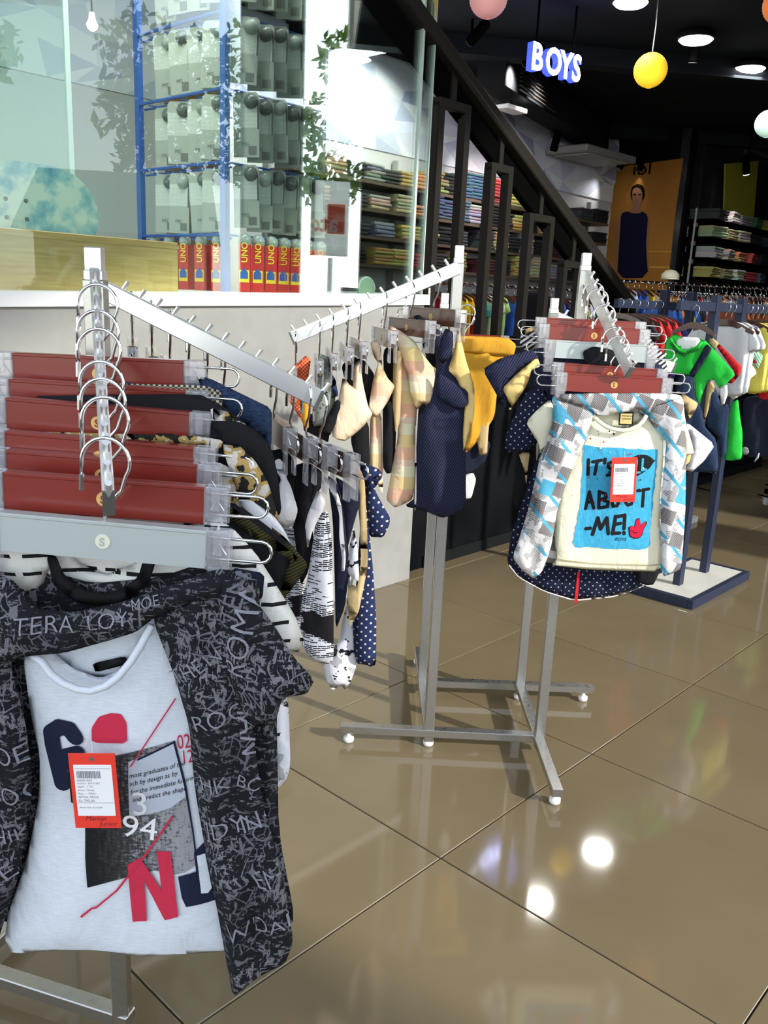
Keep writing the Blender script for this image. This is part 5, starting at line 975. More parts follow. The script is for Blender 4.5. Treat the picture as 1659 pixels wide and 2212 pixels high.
layer('navy_dotted_shirt', 'dark navy shirt with small white dots and a red hem tab on the right arm', 'shirt', (0.62,2.445,1.421), [
    ('body', [(-0.181,-0.218),(0.184,-0.201),(0.23,-0.322),(0.26,-0.52),(0.224,-0.678),(0.21,-0.721),(0.186,-0.756),(0.098,-0.798),(-0.029,-0.818),(-0.125,-0.792),(-0.205,-0.749),(-0.24,-0.709),(-0.235,-0.625),(-0.2,-0.481),(-0.166,-0.341)], 'navy_small_dots', dict(y0=.045, T=.02, fold=.004, res=.016)),
    ('sleeve', [(-0.168,-0.187),(-0.195,-0.18),(-0.225,-0.186),(-0.251,-0.244),(-0.276,-0.315),(-0.28,-0.368),(-0.214,-0.363),(-0.178,-0.33),(-0.164,-0.275)], 'navy_small_dots', dict(y0=.03, T=.02, fold=.004)),
    ('red_tab', [(-0.032,-0.716),(-0.024,-0.715),(-0.023,-0.766),(-0.022,-0.817),(-0.032,-0.817),(-0.031,-0.766)], 'red_cotton', dict(y0=.010, T=.002, fold=0)),
    ('hem_stitch', [(-0.237,-0.705),(-0.206,-0.742),(-0.126,-0.783),(-0.03,-0.808),(0.097,-0.789),(0.185,-0.747),(0.185,-0.75),(0.097,-0.792),(-0.03,-0.812),(-0.125,-0.786),(-0.206,-0.745),(-0.238,-0.708)], 'white_cotton', dict(y0=.016, T=.001, fold=0))], AG)
layer('dark_shorts', 'dark grey shorts peeping out below the cream tank top', 'shorts', (0.62,2.445,1.421), [('leg', [(0.125,-0.683),(0.211,-0.683),(0.213,-0.712),(0.201,-0.747),(0.181,-0.75),(0.152,-0.741)], 'black_cotton', dict(y0=.012, T=.014))], AG)
layer('white_collar_shirt', 'white shirt whose pointed sleeve sticks out right of the block print shirt', 'shirt', (0.601,2.506,1.482), [
    ('sleeve', [(0.283,-0.328),(0.293,-0.33),(0.376,-0.388),(0.351,-0.437),(0.313,-0.479),(0.287,-0.473),(0.303,-0.431),(0.316,-0.407),(0.295,-0.368)], 'white_cotton', dict(y0=.03, T=.012, fold=.003)),
    ('body', [(-0.107,-0.291),(0.259,-0.275),(0.282,-0.333),(0.296,-0.472),(-0.088,-0.49)], 'white_cotton', dict(y0=.06, T=.012)),
    ('brown_sleeve', [(0.242,-0.233),(0.258,-0.24),(0.306,-0.265),(0.3,-0.288),(0.287,-0.313),(0.279,-0.297),(0.245,-0.256)], 'tan_chino', dict(y0=.02, T=.012, fold=.003)),
    ('black_cuff', [(0.248,-0.252),(0.29,-0.289),(0.287,-0.313),(0.278,-0.329),(0.256,-0.314)], 'black_cotton', dict(y0=.025, T=.012, fold=.003)),
    ('cream_tail', [(0.277,-0.416),(0.306,-0.409),(0.304,-0.439),(0.286,-0.469)], 'yellow_lining', dict(y0=.02, T=.008))], AG)
layer('navy_pinstripe_set', 'navy pinstripe shirt and yellow shirt whose sleeves stick out left of the right hand arm', 'clothing set', (0.601,2.506,1.482), [
    ('navy_sleeve', [(-0.336,-0.195),(-0.288,-0.161),(-0.195,-0.13),(-0.172,-0.156),(-0.233,-0.19),(-0.261,-0.234),(-0.258,-0.311),(-0.271,-0.293)], 'navy_pinstripe', dict(y0=.0, T=.02)),
    ('navy_body', [(-0.195,-0.131),(-0.059,-0.117),(0.121,-0.122),(0.201,-0.171),(0.204,-0.277),(-0.16,-0.293),(-0.201,-0.189)], 'navy_pinstripe', dict(y0=.034, T=.022)),
    ('navy_collar', [(-0.058,-0.13),(-0.028,-0.113),(0.026,-0.121),(0.082,-0.145),(0.116,-0.164),(0.127,-0.174),(0.053,-0.177),(-0.042,-0.176)], 'black_cotton', dict(y0=-.025, T=.014, fold=.004)),
    ('yellow_sleeve', [(-0.276,-0.245),(-0.232,-0.196),(-0.183,-0.152),(-0.17,-0.177),(-0.196,-0.189),(-0.205,-0.231),(-0.226,-0.27),(-0.25,-0.311),(-0.257,-0.276)], 'yellow_lining', dict(y0=-.015, T=.016)),
    ('cream_tail', [(-0.213,-0.432),(-0.177,-0.431),(-0.18,-0.486),(-0.18,-0.531),(-0.189,-0.487)], 'tan_chino', dict(y0=.0, T=.008)),
    ('dark_tail', [(-0.218,-0.296),(-0.16,-0.293),(-0.14,-0.512),(-0.174,-0.627),(-0.203,-0.617),(-0.205,-0.459)], 'black_cotton', dict(y0=.07, T=.012))], AG)
layer('thin_striped_tee', 'black and cream thin striped tee at the back of the right hand arm', 'tee', (0.583,2.594,1.543), [
    ('sleeve', [(-0.2,-0.15),(-0.163,-0.132),(-0.145,-0.147),(-0.147,-0.196),(-0.184,-0.203),(-0.202,-0.188)], 'thin_black_stripe', dict(y0=.01)),
    ('body', [(-0.163,-0.132),(0.162,-0.123),(0.25,-0.21),(0.259,-0.375),(-0.126,-0.365)], 'thin_black_stripe', dict(y0=.03, T=.012)),
    ('tan_collar', [(-0.206,-0.145),(-0.169,-0.13),(-0.157,-0.137),(-0.194,-0.158)], 'tan_chino', dict(y0=-.005, T=.008, fold=.001))], AG)
# ================================================================ navy racks at the right
P_1 = Vector((1.60, 4.40, 0)); P_2 = P_1 + E1 * .34; bc = P_1 + E1 * .17 
nr = thing('clothes_rack', 'navy two-post clothes rack on a white base board', 'clothes rack', bc, A47); nx0 = (-0.415,0.009)[0] - .17
obj('base_board', MB().box((0, 0, .035), (.70, .31, .024)), 'board_white', nr)
for y in (-.165, .165): obj('base_edge', MB().box((0, y, .025), (.76, .032, .05), bev=.003), 'navy_paint', nr)
for x in (-.365, .365): obj('base_edge', MB().box((x, 0, .025), (.032, .298, .05), bev=.003), 'navy_paint', nr)
for x in (-.17, .17): obj('post', MB().box((x, 0, .80), (.05, .04, 1.51), bev=.002), 'navy_paint', nr)
obj('rail', MB().box(((nx0 + .95) / 2, .0, 1.50), (.95 - nx0, .026, .045), bev=.002), 'navy_paint', nr)
q = (1.74,5.692,1.559); P_3 = Vector((q[0], q[1], 0)); nr2 = thing('clothes_rack', 'navy two-post clothes rack behind the first, holding red and black clothes', 'clothes rack', P_3 + E1 * .2, A47)
for x in (-.2, .2): obj('post', MB().box((x, 0, .80), (.06, .045, 1.6), bev=.002), 'navy_paint', nr2)
obj('rail', MB().box((-.28, 0, 1.50), (1.1, .028, .05)), 'navy_paint', nr2); obj('base_board', MB().box((0, 0, .02), (.8, .34, .04)), 'board_white', nr2)
# generic hanger and tee, one colour per object
def rnd_poly(): pass
hg = thing('clothes_hanger', 'brown wooden hanger', 'hanger', (0, 0, 0)); 
P = [(.022 * math.cos(a) , 0, -.022 + .022 * math.sin(a) + .002) for a in [math.radians(d) for d in range(190, -41, -23)]] + [(.004, 0, -.052), (0, 0, -.085)]
obj('hook', MB().tube(P, .0026, 6), 'chrome', hg, smooth=True)
obj('shoulder', MB().prism([(-.16, -.135), (-.10, -.105), (-.05, -.088), (0, -.080), (.05, -.088), (.10, -.105), (.16, -.135), (.155, -.15), (.05, -.118), (0, -.112), (-.05, -.118), (-.155, -.15)], -.009, .009), 'brown_lacquer', hg, smooth=False)
def make_tee(w_=.155, h=.42):
    t = thing('hung_tee', '', 'garment')
    Panel('body', [(-.04, -.10), (-.10, -.105), (-w_, -.13), (-w_ - .005, -.30), (-w_, -.10 - h), (w_, -.10 - h), (w_ + .005, -.30), (w_, -.13), (.10, -.105), (.04, -.10), (.02, -.125), (-.02, -.125)], 'plain_cloth', t, T=.016, fold=.008, res=.035, seed=3)
    for s in (-1, 1): Panel('sleeve', [(s * .12, -.11), (s * .165, -.125), (s * .225, -.235), (s * .165, -.27), (s * .14, -.22)], 'plain_cloth', t, T=.016, fold=.003, res=.04, seed=4)
    return t
te = make_tee(); firsth = [hg]; firstt = [te]
def hung(p, yaw, col, label, group, hang=True, sc=1.0, hl=None):
    hl = hl or 'brown hanger of the ' + label
    if hang:
        if firsth: h = firsth.pop(); h.location = p; h.rotation_euler = (0, 0, yaw); h['label'] = hl; h['group'] = 'hangers: ' + group
        else: h = dup(hg, p, yaw, hl, 'hangers: ' + group)
    if firstt:
        t = firstt.pop(); t.location = p; t.rotation_euler = (0, 0, yaw); t['label'] = label; t['group'] = group
        for c in t.children: c.color = (*col, 1)
    else: t = dup(te, p, yaw, label, group, color=col)
    t.scale = (sc, sc, sc); return t
# rack 1: the green tee set faces the camera, more behind it
e0 = Vector((1.6,4.4,1.5)) + E1 * (nx0 + .17 + .02) + Vector((0, 0, .0225))
NGP = 'clothes on the front navy rack'
hh = dup(hg, (1.424,4.151,1.502), math.radians(-30), 'brown wooden hanger holding the bright green tee', None); hh.scale = (.62, 1, .92)
layer('green_tee', 'bright green tee with a lettered neck band under navy dungaree straps', 'tee', (1.424,4.151,1.502), [
    ('body', [(-0.128,-0.181),(-0.112,-0.155),(-0.089,-0.135),(-0.054,-0.146),(0.028,-0.151),(0.058,-0.157),(0.095,-0.19),(0.133,-0.226),(0.212,-0.302),(0.181,-0.344),(0.15,-0.377),(0.121,-0.335),(0.091,-0.342),(0.076,-0.408),(0.07,-0.473),(0.043,-0.416),(0.027,-0.323),(-0.111,-0.324)], 'green_cotton', dict(y0=0, yaw=-30, T=.018, res=.016)),
    ('neck_inside', [(-0.08,-0.173),(-0.054,-0.146),(0.027,-0.144),(0.04,-0.165),(0.02,-0.195),(-0.012,-0.212),(-0.051,-0.205)], 'white_cotton', dict(y0=-.012, yaw=-30, T=.006, fold=0)),
    ('strap', [(0.069,-0.17),(0.099,-0.19),(0.066,-0.261),(0.033,-0.332),(0.008,-0.319),(0.04,-0.243)], 'navy_cotton', dict(y0=-.03, yaw=-30, T=.004, fold=0)),
    ('bib', [(-0.041,-0.329),(0.027,-0.323),(0.043,-0.416),(0.086,-0.482),(0.11,-0.56),(0.17,-0.613),(0.201,-0.769),(0.124,-0.778),(0.057,-0.787),(-0.036,-0.525)], 'denim', dict(y0=-.01, yaw=-30, T=.02, res=.02)),
    ('white_cuff', [(0.151,-0.366),(0.182,-0.349),(0.191,-0.397),(0.181,-0.447),(0.167,-0.449)], 'white_cotton', dict(y0=-.005, yaw=-30, T=.01))], NGP)
gt_ = C.objects[-1]
nb = [o for o in C.objects if o.get('label', '').startswith('bright green tee')][0]
ring = MB(); pts = [(-0.099,-0.157),(-0.084,-0.183),(-0.056,-0.206),(-0.026,-0.216),(0.007,-0.209),(0.033,-0.187),(0.047,-0.164)]; ca, sa = math.cos(math.radians(-30)), math.sin(math.radians(-30))
obj('neck_rib', ring.tube([(a * ca + .026 * sa, a * sa - .026 * ca, b) for a, b in pts], .0085, 8), 'green_cotton', nb, smooth=True)
for tx, p_, a_ in [('SPEED', (-0.095,-0.179),-0.9),('SPEED', (-0.068,-0.224),-0.25),('SPEED', (-0.008,-0.224),0.4)]:
    pn = [c for c in nb.children if c.name.startswith('body')][0]; flat_text('lettering', tx, 'ink_black', pn, p_[0], -.040, p_[1], .020, .02, rot=a_)
layer('dungarees', 'blue denim dungarees with a dotted pocket trim behind the green tee', 'dungarees', (1.584,4.388,1.503), [
    ('bib', [(0.013,-0.376),(0.066,-0.397),(0.103,-0.483),(0.139,-0.469),(0.154,-0.637),(0.161,-0.727),(0.133,-0.747),(0.109,-0.642),(0.04,-0.586)], 'denim', dict(yaw=-30, T=.018)),
    ('floral_side', [(0.023,-0.375),(0.047,-0.362),(0.063,-0.392),(0.053,-0.488),(0.036,-0.57),(0.026,-0.534)], 'tan_chino', dict(y0=-.012, yaw=-30, T=.01)),
    ('rolled_hem', [(0.044,-0.809),(0.136,-0.801),(0.137,-0.823),(0.045,-0.83)], 'navy_small_dots', dict(y0=-.02, yaw=-30, T=.02))], NGP)
layer('red_tee', 'red tee sleeve with a tan shoulder right of the green tee', 'tee', (1.584,4.388,1.503), [
    ('sleeve', [(0.039,-0.191),(0.052,-0.179),(0.096,-0.213),(0.174,-0.284),(0.17,-0.32),(0.142,-0.368),(0.115,-0.367),(0.153,-0.322)], 'red_cotton', dict(yaw=-30, T=.018)),
    ('shoulder', [(0.003,-0.145),(0.019,-0.151),(0.055,-0.177),(0.04,-0.202),(0.025,-0.203),(0.002,-0.173)], 'tan_chino', dict(y0=-.008, yaw=-30, T=.012))], NGP)
layer('white_tee', 'white tee with a navy shoulder patch beyond the red sleeve', 'tee', (1.762,4.646,1.503), [
    ('sleeve', [(-0.016,-0.163),(0.027,-0.149),(0.07,-0.195),(0.186,-0.325),(0.155,-0.358),(0.154,-0.408),(0.125,-0.443),(0.083,-0.481),(0.052,-0.45),(0.095,-0.38),(0.106,-0.302),(0.051,-0.246)], 'white_cotton', dict(yaw=-30, T=.02)),
    ('patch', [(0.006,-0.183),(0.031,-0.174),(0.059,-0.207),(0.03,-0.225)], 'navy_cotton', dict(y0=-.02, yaw=-30, T=.004, fold=0))], NGP)
layer('striped_green_tee', 'white tee with thin green stripes and a red trim, third beyond the green tee', 'tee', (1.762,4.646,1.503), [
    ('sleeve', [(0.055,-0.18),(0.087,-0.165),(0.143,-0.196),(0.2,-0.24),(0.179,-0.312),(0.131,-0.262)], 'green_stripe', dict(y0=.03, yaw=-30, T=.018)),
    ('red_trim', [(0.095,-0.226),(0.116,-0.23),(0.179,-0.274),(0.16,-0.281)], 'red_cotton', dict(y0=.005, yaw=-30, T=.006, fold=0))], NGP)
layer('green_shorts', 'bright green shorts hanging behind the blue dungarees', 'shorts', (1.762,4.646,1.503), [
    ('leg', [(0.079,-0.492),(0.11,-0.47),(0.131,-0.56),(0.155,-0.642),(0.173,-0.787),(0.127,-0.802),(0.081,-0.805),(0.081,-0.679),(0.076,-0.566)], 'green_cotton', dict(yaw=-30, T=.022, fold=.008))], NGP)
layer('red_jumper', 'deep red jumper cut by the right edge of the picture', 'jumper', (2.065,5.058,1.501), [
    ('body', [(0.056,-0.239),(0.105,-0.191),(0.158,-0.179),(0.212,-0.471),(0.128,-0.506),(0.093,-0.5),(0.071,-0.424),(0.043,-0.387)], 'red_cotton', dict(yaw=-30, T=.02))], NGP)
layer('dark_jeans', 'dark blue jeans hanging below the red jumper at the right edge', 'jeans', (2.065,5.058,1.501), [
    ('leg', [(0.002,-0.509),(0.079,-0.483),(0.204,-0.495),(0.253,-0.831),(0.223,-0.854),(0.152,-0.838),(0.085,-0.854),(0.052,-0.827)], 'navy_cotton', dict(y0=.02, yaw=-30, T=.022)),
    ('tag', [(0.135,-0.816),(0.145,-0.811),(0.142,-0.846),(0.122,-0.871)], 'white_cotton', dict(y0=-.02, yaw=-30, T=.002, fold=0)),
    ('button', [(0.042,-0.796),(0.058,-0.785),(0.079,-0.792),(0.087,-0.816),(0.074,-0.835),(0.053,-0.833)], 'grey_cotton', dict(y0=-.02, yaw=-30, T=.006, fold=0))], NGP)
pal = [(.75, .75, .78), (.8, .8, .82), (.55, .08, .06), (.12, .16, .35), (.75, .75, .75), (.35, .45, .6), (.8, .65, .1), (.85, .75, .2)]
for k in range(9):
    s = .05 + .075 * k; p = Vector((bc.x, bc.y, 1.5245)) + E1 * (-.17 + .09 + s)
    if abs(s + .09 - .34) < .05: continue
    hung(p, A47 - math.pi / 2, [(.78, .78, .80), (.72, .73, .78), (.80, .80, .80), (.75, .75, .8), (.85, .72, .12), (.88, .76, .15), (.84, .70, .10), (.80, .78, .3), (.85, .75, .2)][k], 'garment on the front navy rack, %s beyond the nearer post' % ORD[k], 'garments beyond the nearer navy post', sc=.9)
for k in range(6):
    p = P_3 + Vector((0, 0, 1.527)) + E1 * (-.58 + .105 * k)
    hung(p, A47 - math.pi / 2 + .2, [(.02, .02, .025), (.02, .02, .02), (.55, .015, .02), (.6, .015, .02), (.55, .02, .03), (.05, .05, .25)][k], '%s garment on the navy rack behind, %s from its free end' % (['black', 'black', 'red', 'red', 'red', 'blue'][k], ORD[k]), 'garments on the rear navy rack', sc=.95)

# ================================================================ chrome rails of clothes in the background
def nth(k):
    k += 1; return '%d%s' % (k, 'th' if 10 < k < 20 else {1: 'st', 2: 'nd', 3: 'rd'}.get(k % 10, 'th'))
def rail_of(a, b, n, cols, label, z, group, seed, posts=True):
    R = random.Random(seed); a = Vector(a); b = Vector(b); d = b - a; e = d.normalized(); yw = math.atan2(e.y, e.x)
    t = thing('hang_rail', 'chrome hang rail carrying the %s' % group, 'hang rail', (a.x, a.y, 0), yw)
    L = d.length; obj('rail', MB().tube([(-.05, 0, z), (L + .05, 0, z)], .014, 8), 'chrome', t)
    ends = (-.03, L + .03) if posts else (L + .03,)
    for x in ends: obj('post', MB().tube([(x, 0, 0), (x, 0, z)], .016, 8), 'chrome', t)
    for x in ends: obj('foot', MB().box((x, 0, .015), (.04, .45, .03)), 'chrome', t)
    for k in range(n):
        cn, c = cols[min(len(cols) - 1, int(k * len(cols) / n))]; c = tuple(max(0, v * R.uniform(.8, 1.2)) for v in c)
        p = a + e * (L * (k + .5) / n + R.uniform(-.012, .012)); p.z = z + .014
        hung(p, yw + math.pi / 2 + R.uniform(-.08, .08), c, '%s garment, %s from the left on the %s' % (cn, nth(k), label), 'garments on the %s' % label, sc=R.uniform(.88, 1.05), hl='brown hanger, %s from left on the %s' % (nth(k), label))
K = dict(red=(.60, .02, .03), yellow=(.80, .62, .03), white=(.8, .8, .82), navy=(.02, .025, .08), black=(.015, .015, .017), green=(.55, .72, .30), blue=(.03, .12, .50), grey=(.32, .33, .35), rust=(.30, .075, .02), orange=(.80, .30, .08), teal=(.06, .30, .28), crimson=(.40, .01, .03), peach=(.8, .5, .36), lime=(.62, .80, .25))
def CL(s): return [(k, K[k]) for k in s.split()]
rail_of((0.185,6.912,1.49), (1.789,8.049,1.5), 30, CL('crimson red navy yellow yellow red teal green white lime blue crimson red white green black black blue navy white green white teal red'), 'rail behind the stair', 1.60, 'clothes behind the stair frames', 3)
rail_of((2.143,8.481,1.578), (3.759,8.9,1.605), 26, CL('white blue yellow white orange blue navy red grey orange white grey rust black peach white'), 'far chrome rail', 1.72, 'clothes under the orange poster', 5)
rail_of((2.047,6.821,1.538), (2.588,7.131,1.543), 18, CL('blue orange yellow blue black grey white teal grey'), 'short chrome rail left of the rust clothes', 1.60, 'clothes between the navy posts', 6, False)
rail_of((2.421,6.512,1.54), (3.124,6.719,1.543), 18, CL('rust rust rust rust rust lime lime yellow'), 'chrome rail at the right edge', 1.60, 'rust and lime clothes at the right edge', 7, False)
layer('black_coat', 'black coat with buttons hanging behind the stair frames', 'coat', (1.026,6.415,1.566), [('body', [(-.13, -.04), (-.05, 0), (.06, 0), (.14, -.06), (.17, -.5), (-.15, -.5)], 'black_cotton', dict(T=.03))], None)

# ================================================================ shelves with folded clothes
fm = MB()
prof = []
for k in range(7): a = -math.pi / 2 + math.pi * k / 6; prof.append((-.13 + .013 * (1 - math.cos(a)) * 0 - .013 * math.cos(a), .014 + .014 * math.sin(a)))
poly = prof + [(.12, .027), (.125, .003)]
V = [(-.115, x, z) for x, z in poly] + [(.115, x, z) for x, z in poly]; n = len(poly)
fm.add(V, [tuple(range(n)), tuple(range(2 * n - 1, n - 1, -1))] + [(i, i + n, (i + 1) % n + n, (i + 1) % n) for i in range(n)])
fmesh = fm.mesh('folded_garment', 'plain_cloth')
def stack(base, yw, n, col, label, group, R, sc=1.0):
    z = base[2]
    for k in range(n):
        o = link('folded_garment', fmesh, None, (base[0] + R.uniform(-.008, .008), base[1] + R.uniform(-.008, .008), z), yw + R.uniform(-.06, .06)); h = R.uniform(.85, 1.15); o.scale = (sc * R.uniform(.94, 1.05), sc, h)
        gy = sum(col) / 3; o.color = (*[max(0, (v * .8 + gy * .2) * .72 * R.uniform(.7, 1.2)) for v in col], 1); z += .0275 * h; tag(o, label % ('bottom one' if not k else 'top one' if k == n - 1 else nth(k) + ' up'), 'folded clothes', group)
KC = dict(red=(.55, .02, .04), olive=(.33, .30, .10), black=(.012, .012, .014), denim=(.05, .09, .17), teal=(.03, .10, .17), lightblue=(.24, .36, .55), yellow=(.62, .50, .08), grey=(.30, .31, .33), white=(.62, .62, .62), darkgrey=(.05, .055, .06), maroon=(.10, .01, .015), tan=(.48, .36, .20), orange=(.75, .24, .05), mustard=(.60, .38, .05), green=(.05, .22, .10), cream=(.60, .52, .34))
SH = [2.361,2.152,1.944,1.727]
def shelf_local(x, z, y=0): return Vector((1.12, 8.89, z)) + E1 * x + N1 * y
shu = thing('wall_shelving', 'long dark shelving with four boards against the faceted wall', 'shelving', (1.12, 8.89, 0), A47)
for z in SH:
    for a, b in [(-2.972,-0.719),(-0.698,0.866),(0.902,1.616)]:
        obj('shelf_board', MB().box(((a + b) / 2, .0, z - .012), (b - a, .32, .024)), 'shelf_wood', shu)
for x in [-2.972,-2.301,-1.584,-0.712,0.884,1.636]:
    obj('upright', MB().box((x, .12, 1.3), (.03, .04, 2.6)), 'unit_grey', shu)
R = random.Random(21)
LV = ['top', 'second', 'third', 'lowest']
for lv, row in enumerate([[(-2.743, 'black', 5),(-2.552, 'tan', 5),(-2.275, 'black', 4),(-2.118, 'grey', 5),(-1.916, 'darkgrey', 4),(-1.701, 'mustard', 4),(-1.5, 'orange', 4),(-1.31, 'olive', 6),(-1.127, 'black', 6),(-0.983, 'teal', 7),(-0.809, 'teal', 8),(-0.471, 'red', 8),(-0.183, 'yellow', 6),(0.129, 'lightblue', 8),(0.365, 'olive', 5),(1.16, 'darkgrey', 4),(1.487, 'black', 5)],[(-2.72, 'tan', 4),(-2.301, 'darkgrey', 4),(-2.037, 'cream', 4),(-1.73, 'tan', 5),(-1.512, 'orange', 3),(-1.354, 'denim', 7),(-1.203, 'denim', 6),(-0.983, 'denim', 7),(-0.809, 'grey', 6),(-0.515, 'black', 7),(-0.31, 'darkgrey', 5),(-0.083, 'yellow', 5),(0.121, 'black', 6),(0.39, 'yellow', 5),(0.654, 'yellow', 4),(1.179, 'darkgrey', 3),(1.487, 'black', 4)],[(-2.673, 'black', 4),(-2.275, 'darkgrey', 3),(-1.983, 'grey', 4),(-1.643, 'yellow', 4),(-1.391, 'mustard', 3),(-1.203, 'black', 5),(-0.996, 'darkgrey', 5),(-0.572, 'darkgrey', 6),(-0.355, 'yellow', 6),(-0.16, 'black', 5),(0.073, 'grey', 7),(0.34, 'black', 5),(0.637, 'maroon', 5),(1.104, 'black', 4)],[(-2.743, 'darkgrey', 4),(-2.301, 'black', 4),(-1.983, 'mustard', 5),(-1.73, 'yellow', 5),(-1.494, 'red', 4),(-1.248, 'darkgrey', 5),(-0.996, 'olive', 6),(-0.543, 'maroon', 5),(-0.295, 'black', 5),(0.026, 'yellow', 7),(0.316, 'cream', 7),(0.637, 'grey', 5),(1.132, 'black', 4)]]):
    for i, (x, c, n) in enumerate(row):
        p = shelf_local(x, SH[lv] + .001, .02); cn = dict(lightblue='light blue', darkgrey='dark grey').get(c, c)
        stack(p, A47 + R.uniform(-.05, .05), n, KC[c], 'folded %s garment, %%s, %s stack from left, %s shelf behind the stair' % (cn, nth(i), LV[lv]), 'folded %s stack %d on the %s shelf' % (cn, i + 1, LV[lv]), R)
shr = thing('wall_shelving', 'black shelving with piled printed clothes right of the orange poster', 'shelving', (3.28, 9.93, 0), A47)
RS = [2.46,2.274,2.054,1.844]; xa, xb = (0.057,2.179)[0], (1.814,2.303)[0]
for z in RS: obj('shelf_board', MB().box(((xa + xb) / 2, 0, z - .01), (xb - xa, .3, .02)), 'iron_black', shr)
for x in (xa, xb): obj('upright', MB().box((x, .05, 1.2), (.03, .1, 2.4)), 'iron_black', shr)
R = random.Random(30); cyc = ['darkgrey', 'white', 'grey', 'green', 'yellow', 'cream', 'tan', 'cream', 'black', 'teal', 'white', 'cream', 'orange', 'red', 'black', 'yellow', 'tan', 'white', 'red', 'denim']
for lv, z in enumerate(RS):
    for i in range(5):
        c = cyc[lv * 5 + i]; x = xa + (xb - xa) * (i + .5) / 5
        stack(Vector((3.28, 9.93, z + .001)) + E1 * x + N1 * .02, A47 + R.uniform(-.2, .2), 4, KC[c], 'folded %s garment, %%s in the %s pile of the %s right hand shelf' % (c, nth(i), LV[lv]), 'pile %d on the %s right hand shelf' % (i + 1, LV[lv]), R, .82 * (xb - xa) / 5 / .23)
obj('olive_panel', MB().prism([(0.873,3.143),(1.835,3.304),(1.943,2.601),(1.038,2.552)], .13, .15), 'panel_olive', shr)
struct(obj('wall_column', MB().box((0, 0, 1.7), (.6, .12, 3.4)), 'dark_wall', None, Vector((3.28, 9.93, 0)) + E1 * 2.275 + N1 * .05, A47))
rod = thing('display_rod', 'thin grey upright rod with brackets between the poster and the right shelving', 'rod', (3.28, 9.93, 0), A47)
obj('rod', MB().tube([(*(-0.256,2.537)[:1], -.1, 0), (*(-0.256,2.537)[:1], -.1, (-0.256,2.537)[1])], .012, 8), 'unit_grey', rod)
for v in [2.369,2.179,1.991]: obj('bracket', MB().box(((-0.256,2.537)[0] + .02, -.1, v), (.05, .03, .04)), 'unit_grey', rod)

# ================================================================ orange poster with a standing woman
ba = thing('hanging_poster', 'orange poster of a woman in a sleeveless navy dress', 'poster', pc, P42)
def flat(name, pts, m, d, rr=1): return obj(name, MB().prism(smoothpoly(pts, rr, .2) if rr else pts, -d - .002, -d), m, ba)
flat('sheet', [(-0.151,3.036),(0.895,3.09),(0.879,2.619),(0.891,1.621),(-0.05,1.59)], 'banner_orange', .004, 0)
flat('line', [(0.596,2.116),(0.892,2.111),(0.888,2.101),(0.598,2.106)], 'banner_line', .006, 0); flat('line', [(0.635,1.948),(0.892,1.946),(0.89,1.926),(0.637,1.933)], 'banner_line', .006, 0); flat('line', [(-0.046,3.01),(-0.04,3.01),(0.042,2.021),(0.036,2.021)], 'banner_line', .006, 0)
flat('hair', [(0.306,2.747),(0.315,2.821),(0.378,2.85),(0.446,2.833),(0.484,2.776),(0.49,2.702),(0.464,2.664),(0.337,2.669)], 'hair', .007)
flat('arm', [(0.221,2.537),(0.176,2.513),(0.173,2.297),(0.176,2.091),(0.176,1.871),(0.217,1.852),(0.235,2.066),(0.242,2.245),(0.235,2.398)], 'skin', .007); flat('arm', [(0.551,2.51),(0.588,2.441),(0.599,2.242),(0.607,2.117),(0.658,1.859),(0.623,1.865),(0.569,2.117),(0.556,2.342)], 'skin', .007)
flat('neck', [(0.34,2.646),(0.446,2.642),(0.456,2.568),(0.495,2.536),(0.31,2.541),(0.346,2.571)], 'skin', .008)
flat('face', [(0.327,2.771),(0.348,2.804),(0.383,2.811),(0.432,2.791),(0.462,2.728),(0.46,2.654),(0.419,2.6),(0.374,2.624),(0.342,2.683)], 'skin', .010)
for ex in ((482,405,508,412),(525,403,552,410)):
    pass
for pts, m in [([(0.347,2.743),(0.378,2.744),(0.383,2.729),(0.352,2.728)], 'hair'),([(0.407,2.74),(0.441,2.739),(0.44,2.724),(0.411,2.728)], 'hair'),([(0.372,2.662),(0.417,2.663),(0.413,2.646),(0.379,2.647)], 'lip'),([(0.387,2.719),(0.399,2.718),(0.411,2.686),(0.386,2.687)], 'lip')]: flat('feature', pts, m, .0125, 0)
flat('dress', [(0.217,2.535),(0.308,2.556),(0.354,2.531),(0.454,2.528),(0.479,2.551),(0.557,2.503),(0.567,2.342),(0.571,2.18),(0.65,1.815),(0.255,1.807),(0.238,2.181),(0.23,2.347)], 'dress_navy', .012)
V, F = textmesh('ibl'); o_ = (0.297,2.946); mm = MB(); mm.add([(o_[0] + a * .26, -.0065, o_[1] + b * .20) for a, b in V], F); obj('lettering', mm, 'iron_black', ba)

# ================================================================ ceiling: lamps, lanterns, sign, ducts, track spots
def lamp(p, r, label, power, sq=False):
    t = thing('ceiling_lamp', label, 'ceiling lamp', p, A47 if sq else 0, 'ceiling lamps')
    if sq:
        obj('housing', MB().box((0, 0, .025), (r * 2.2, r * 2.2, .05)), 'unit_grey', t); obj('diffuser', MB().box((0, 0, -.004), (r * 1.9, r * 1.9, .008)), 'lamp_white', t)
    else:
        obj('housing', MB().lathe([(r * 1.15, 0), (r * 1.15, .03), (r * .9, .05)], 20), 'duct_black', t, smooth=True); obj('diffuser', MB().lathe([(r * .4, -.03), (r * .85, -.016), (r, 0)], 20), 'lamp_white', t, smooth=True)
    if power:
        l = bpy.data.lights.new('lamp_light', 'AREA'); l.shape = 'DISK'; l.size = r * 2; l.energy = power; l.color = (1, .97, .92); lo = bpy.data.objects.new('lamp_light', l); C.objects.link(lo); lo.parent = t; lo.location = (0, 0, -.05)
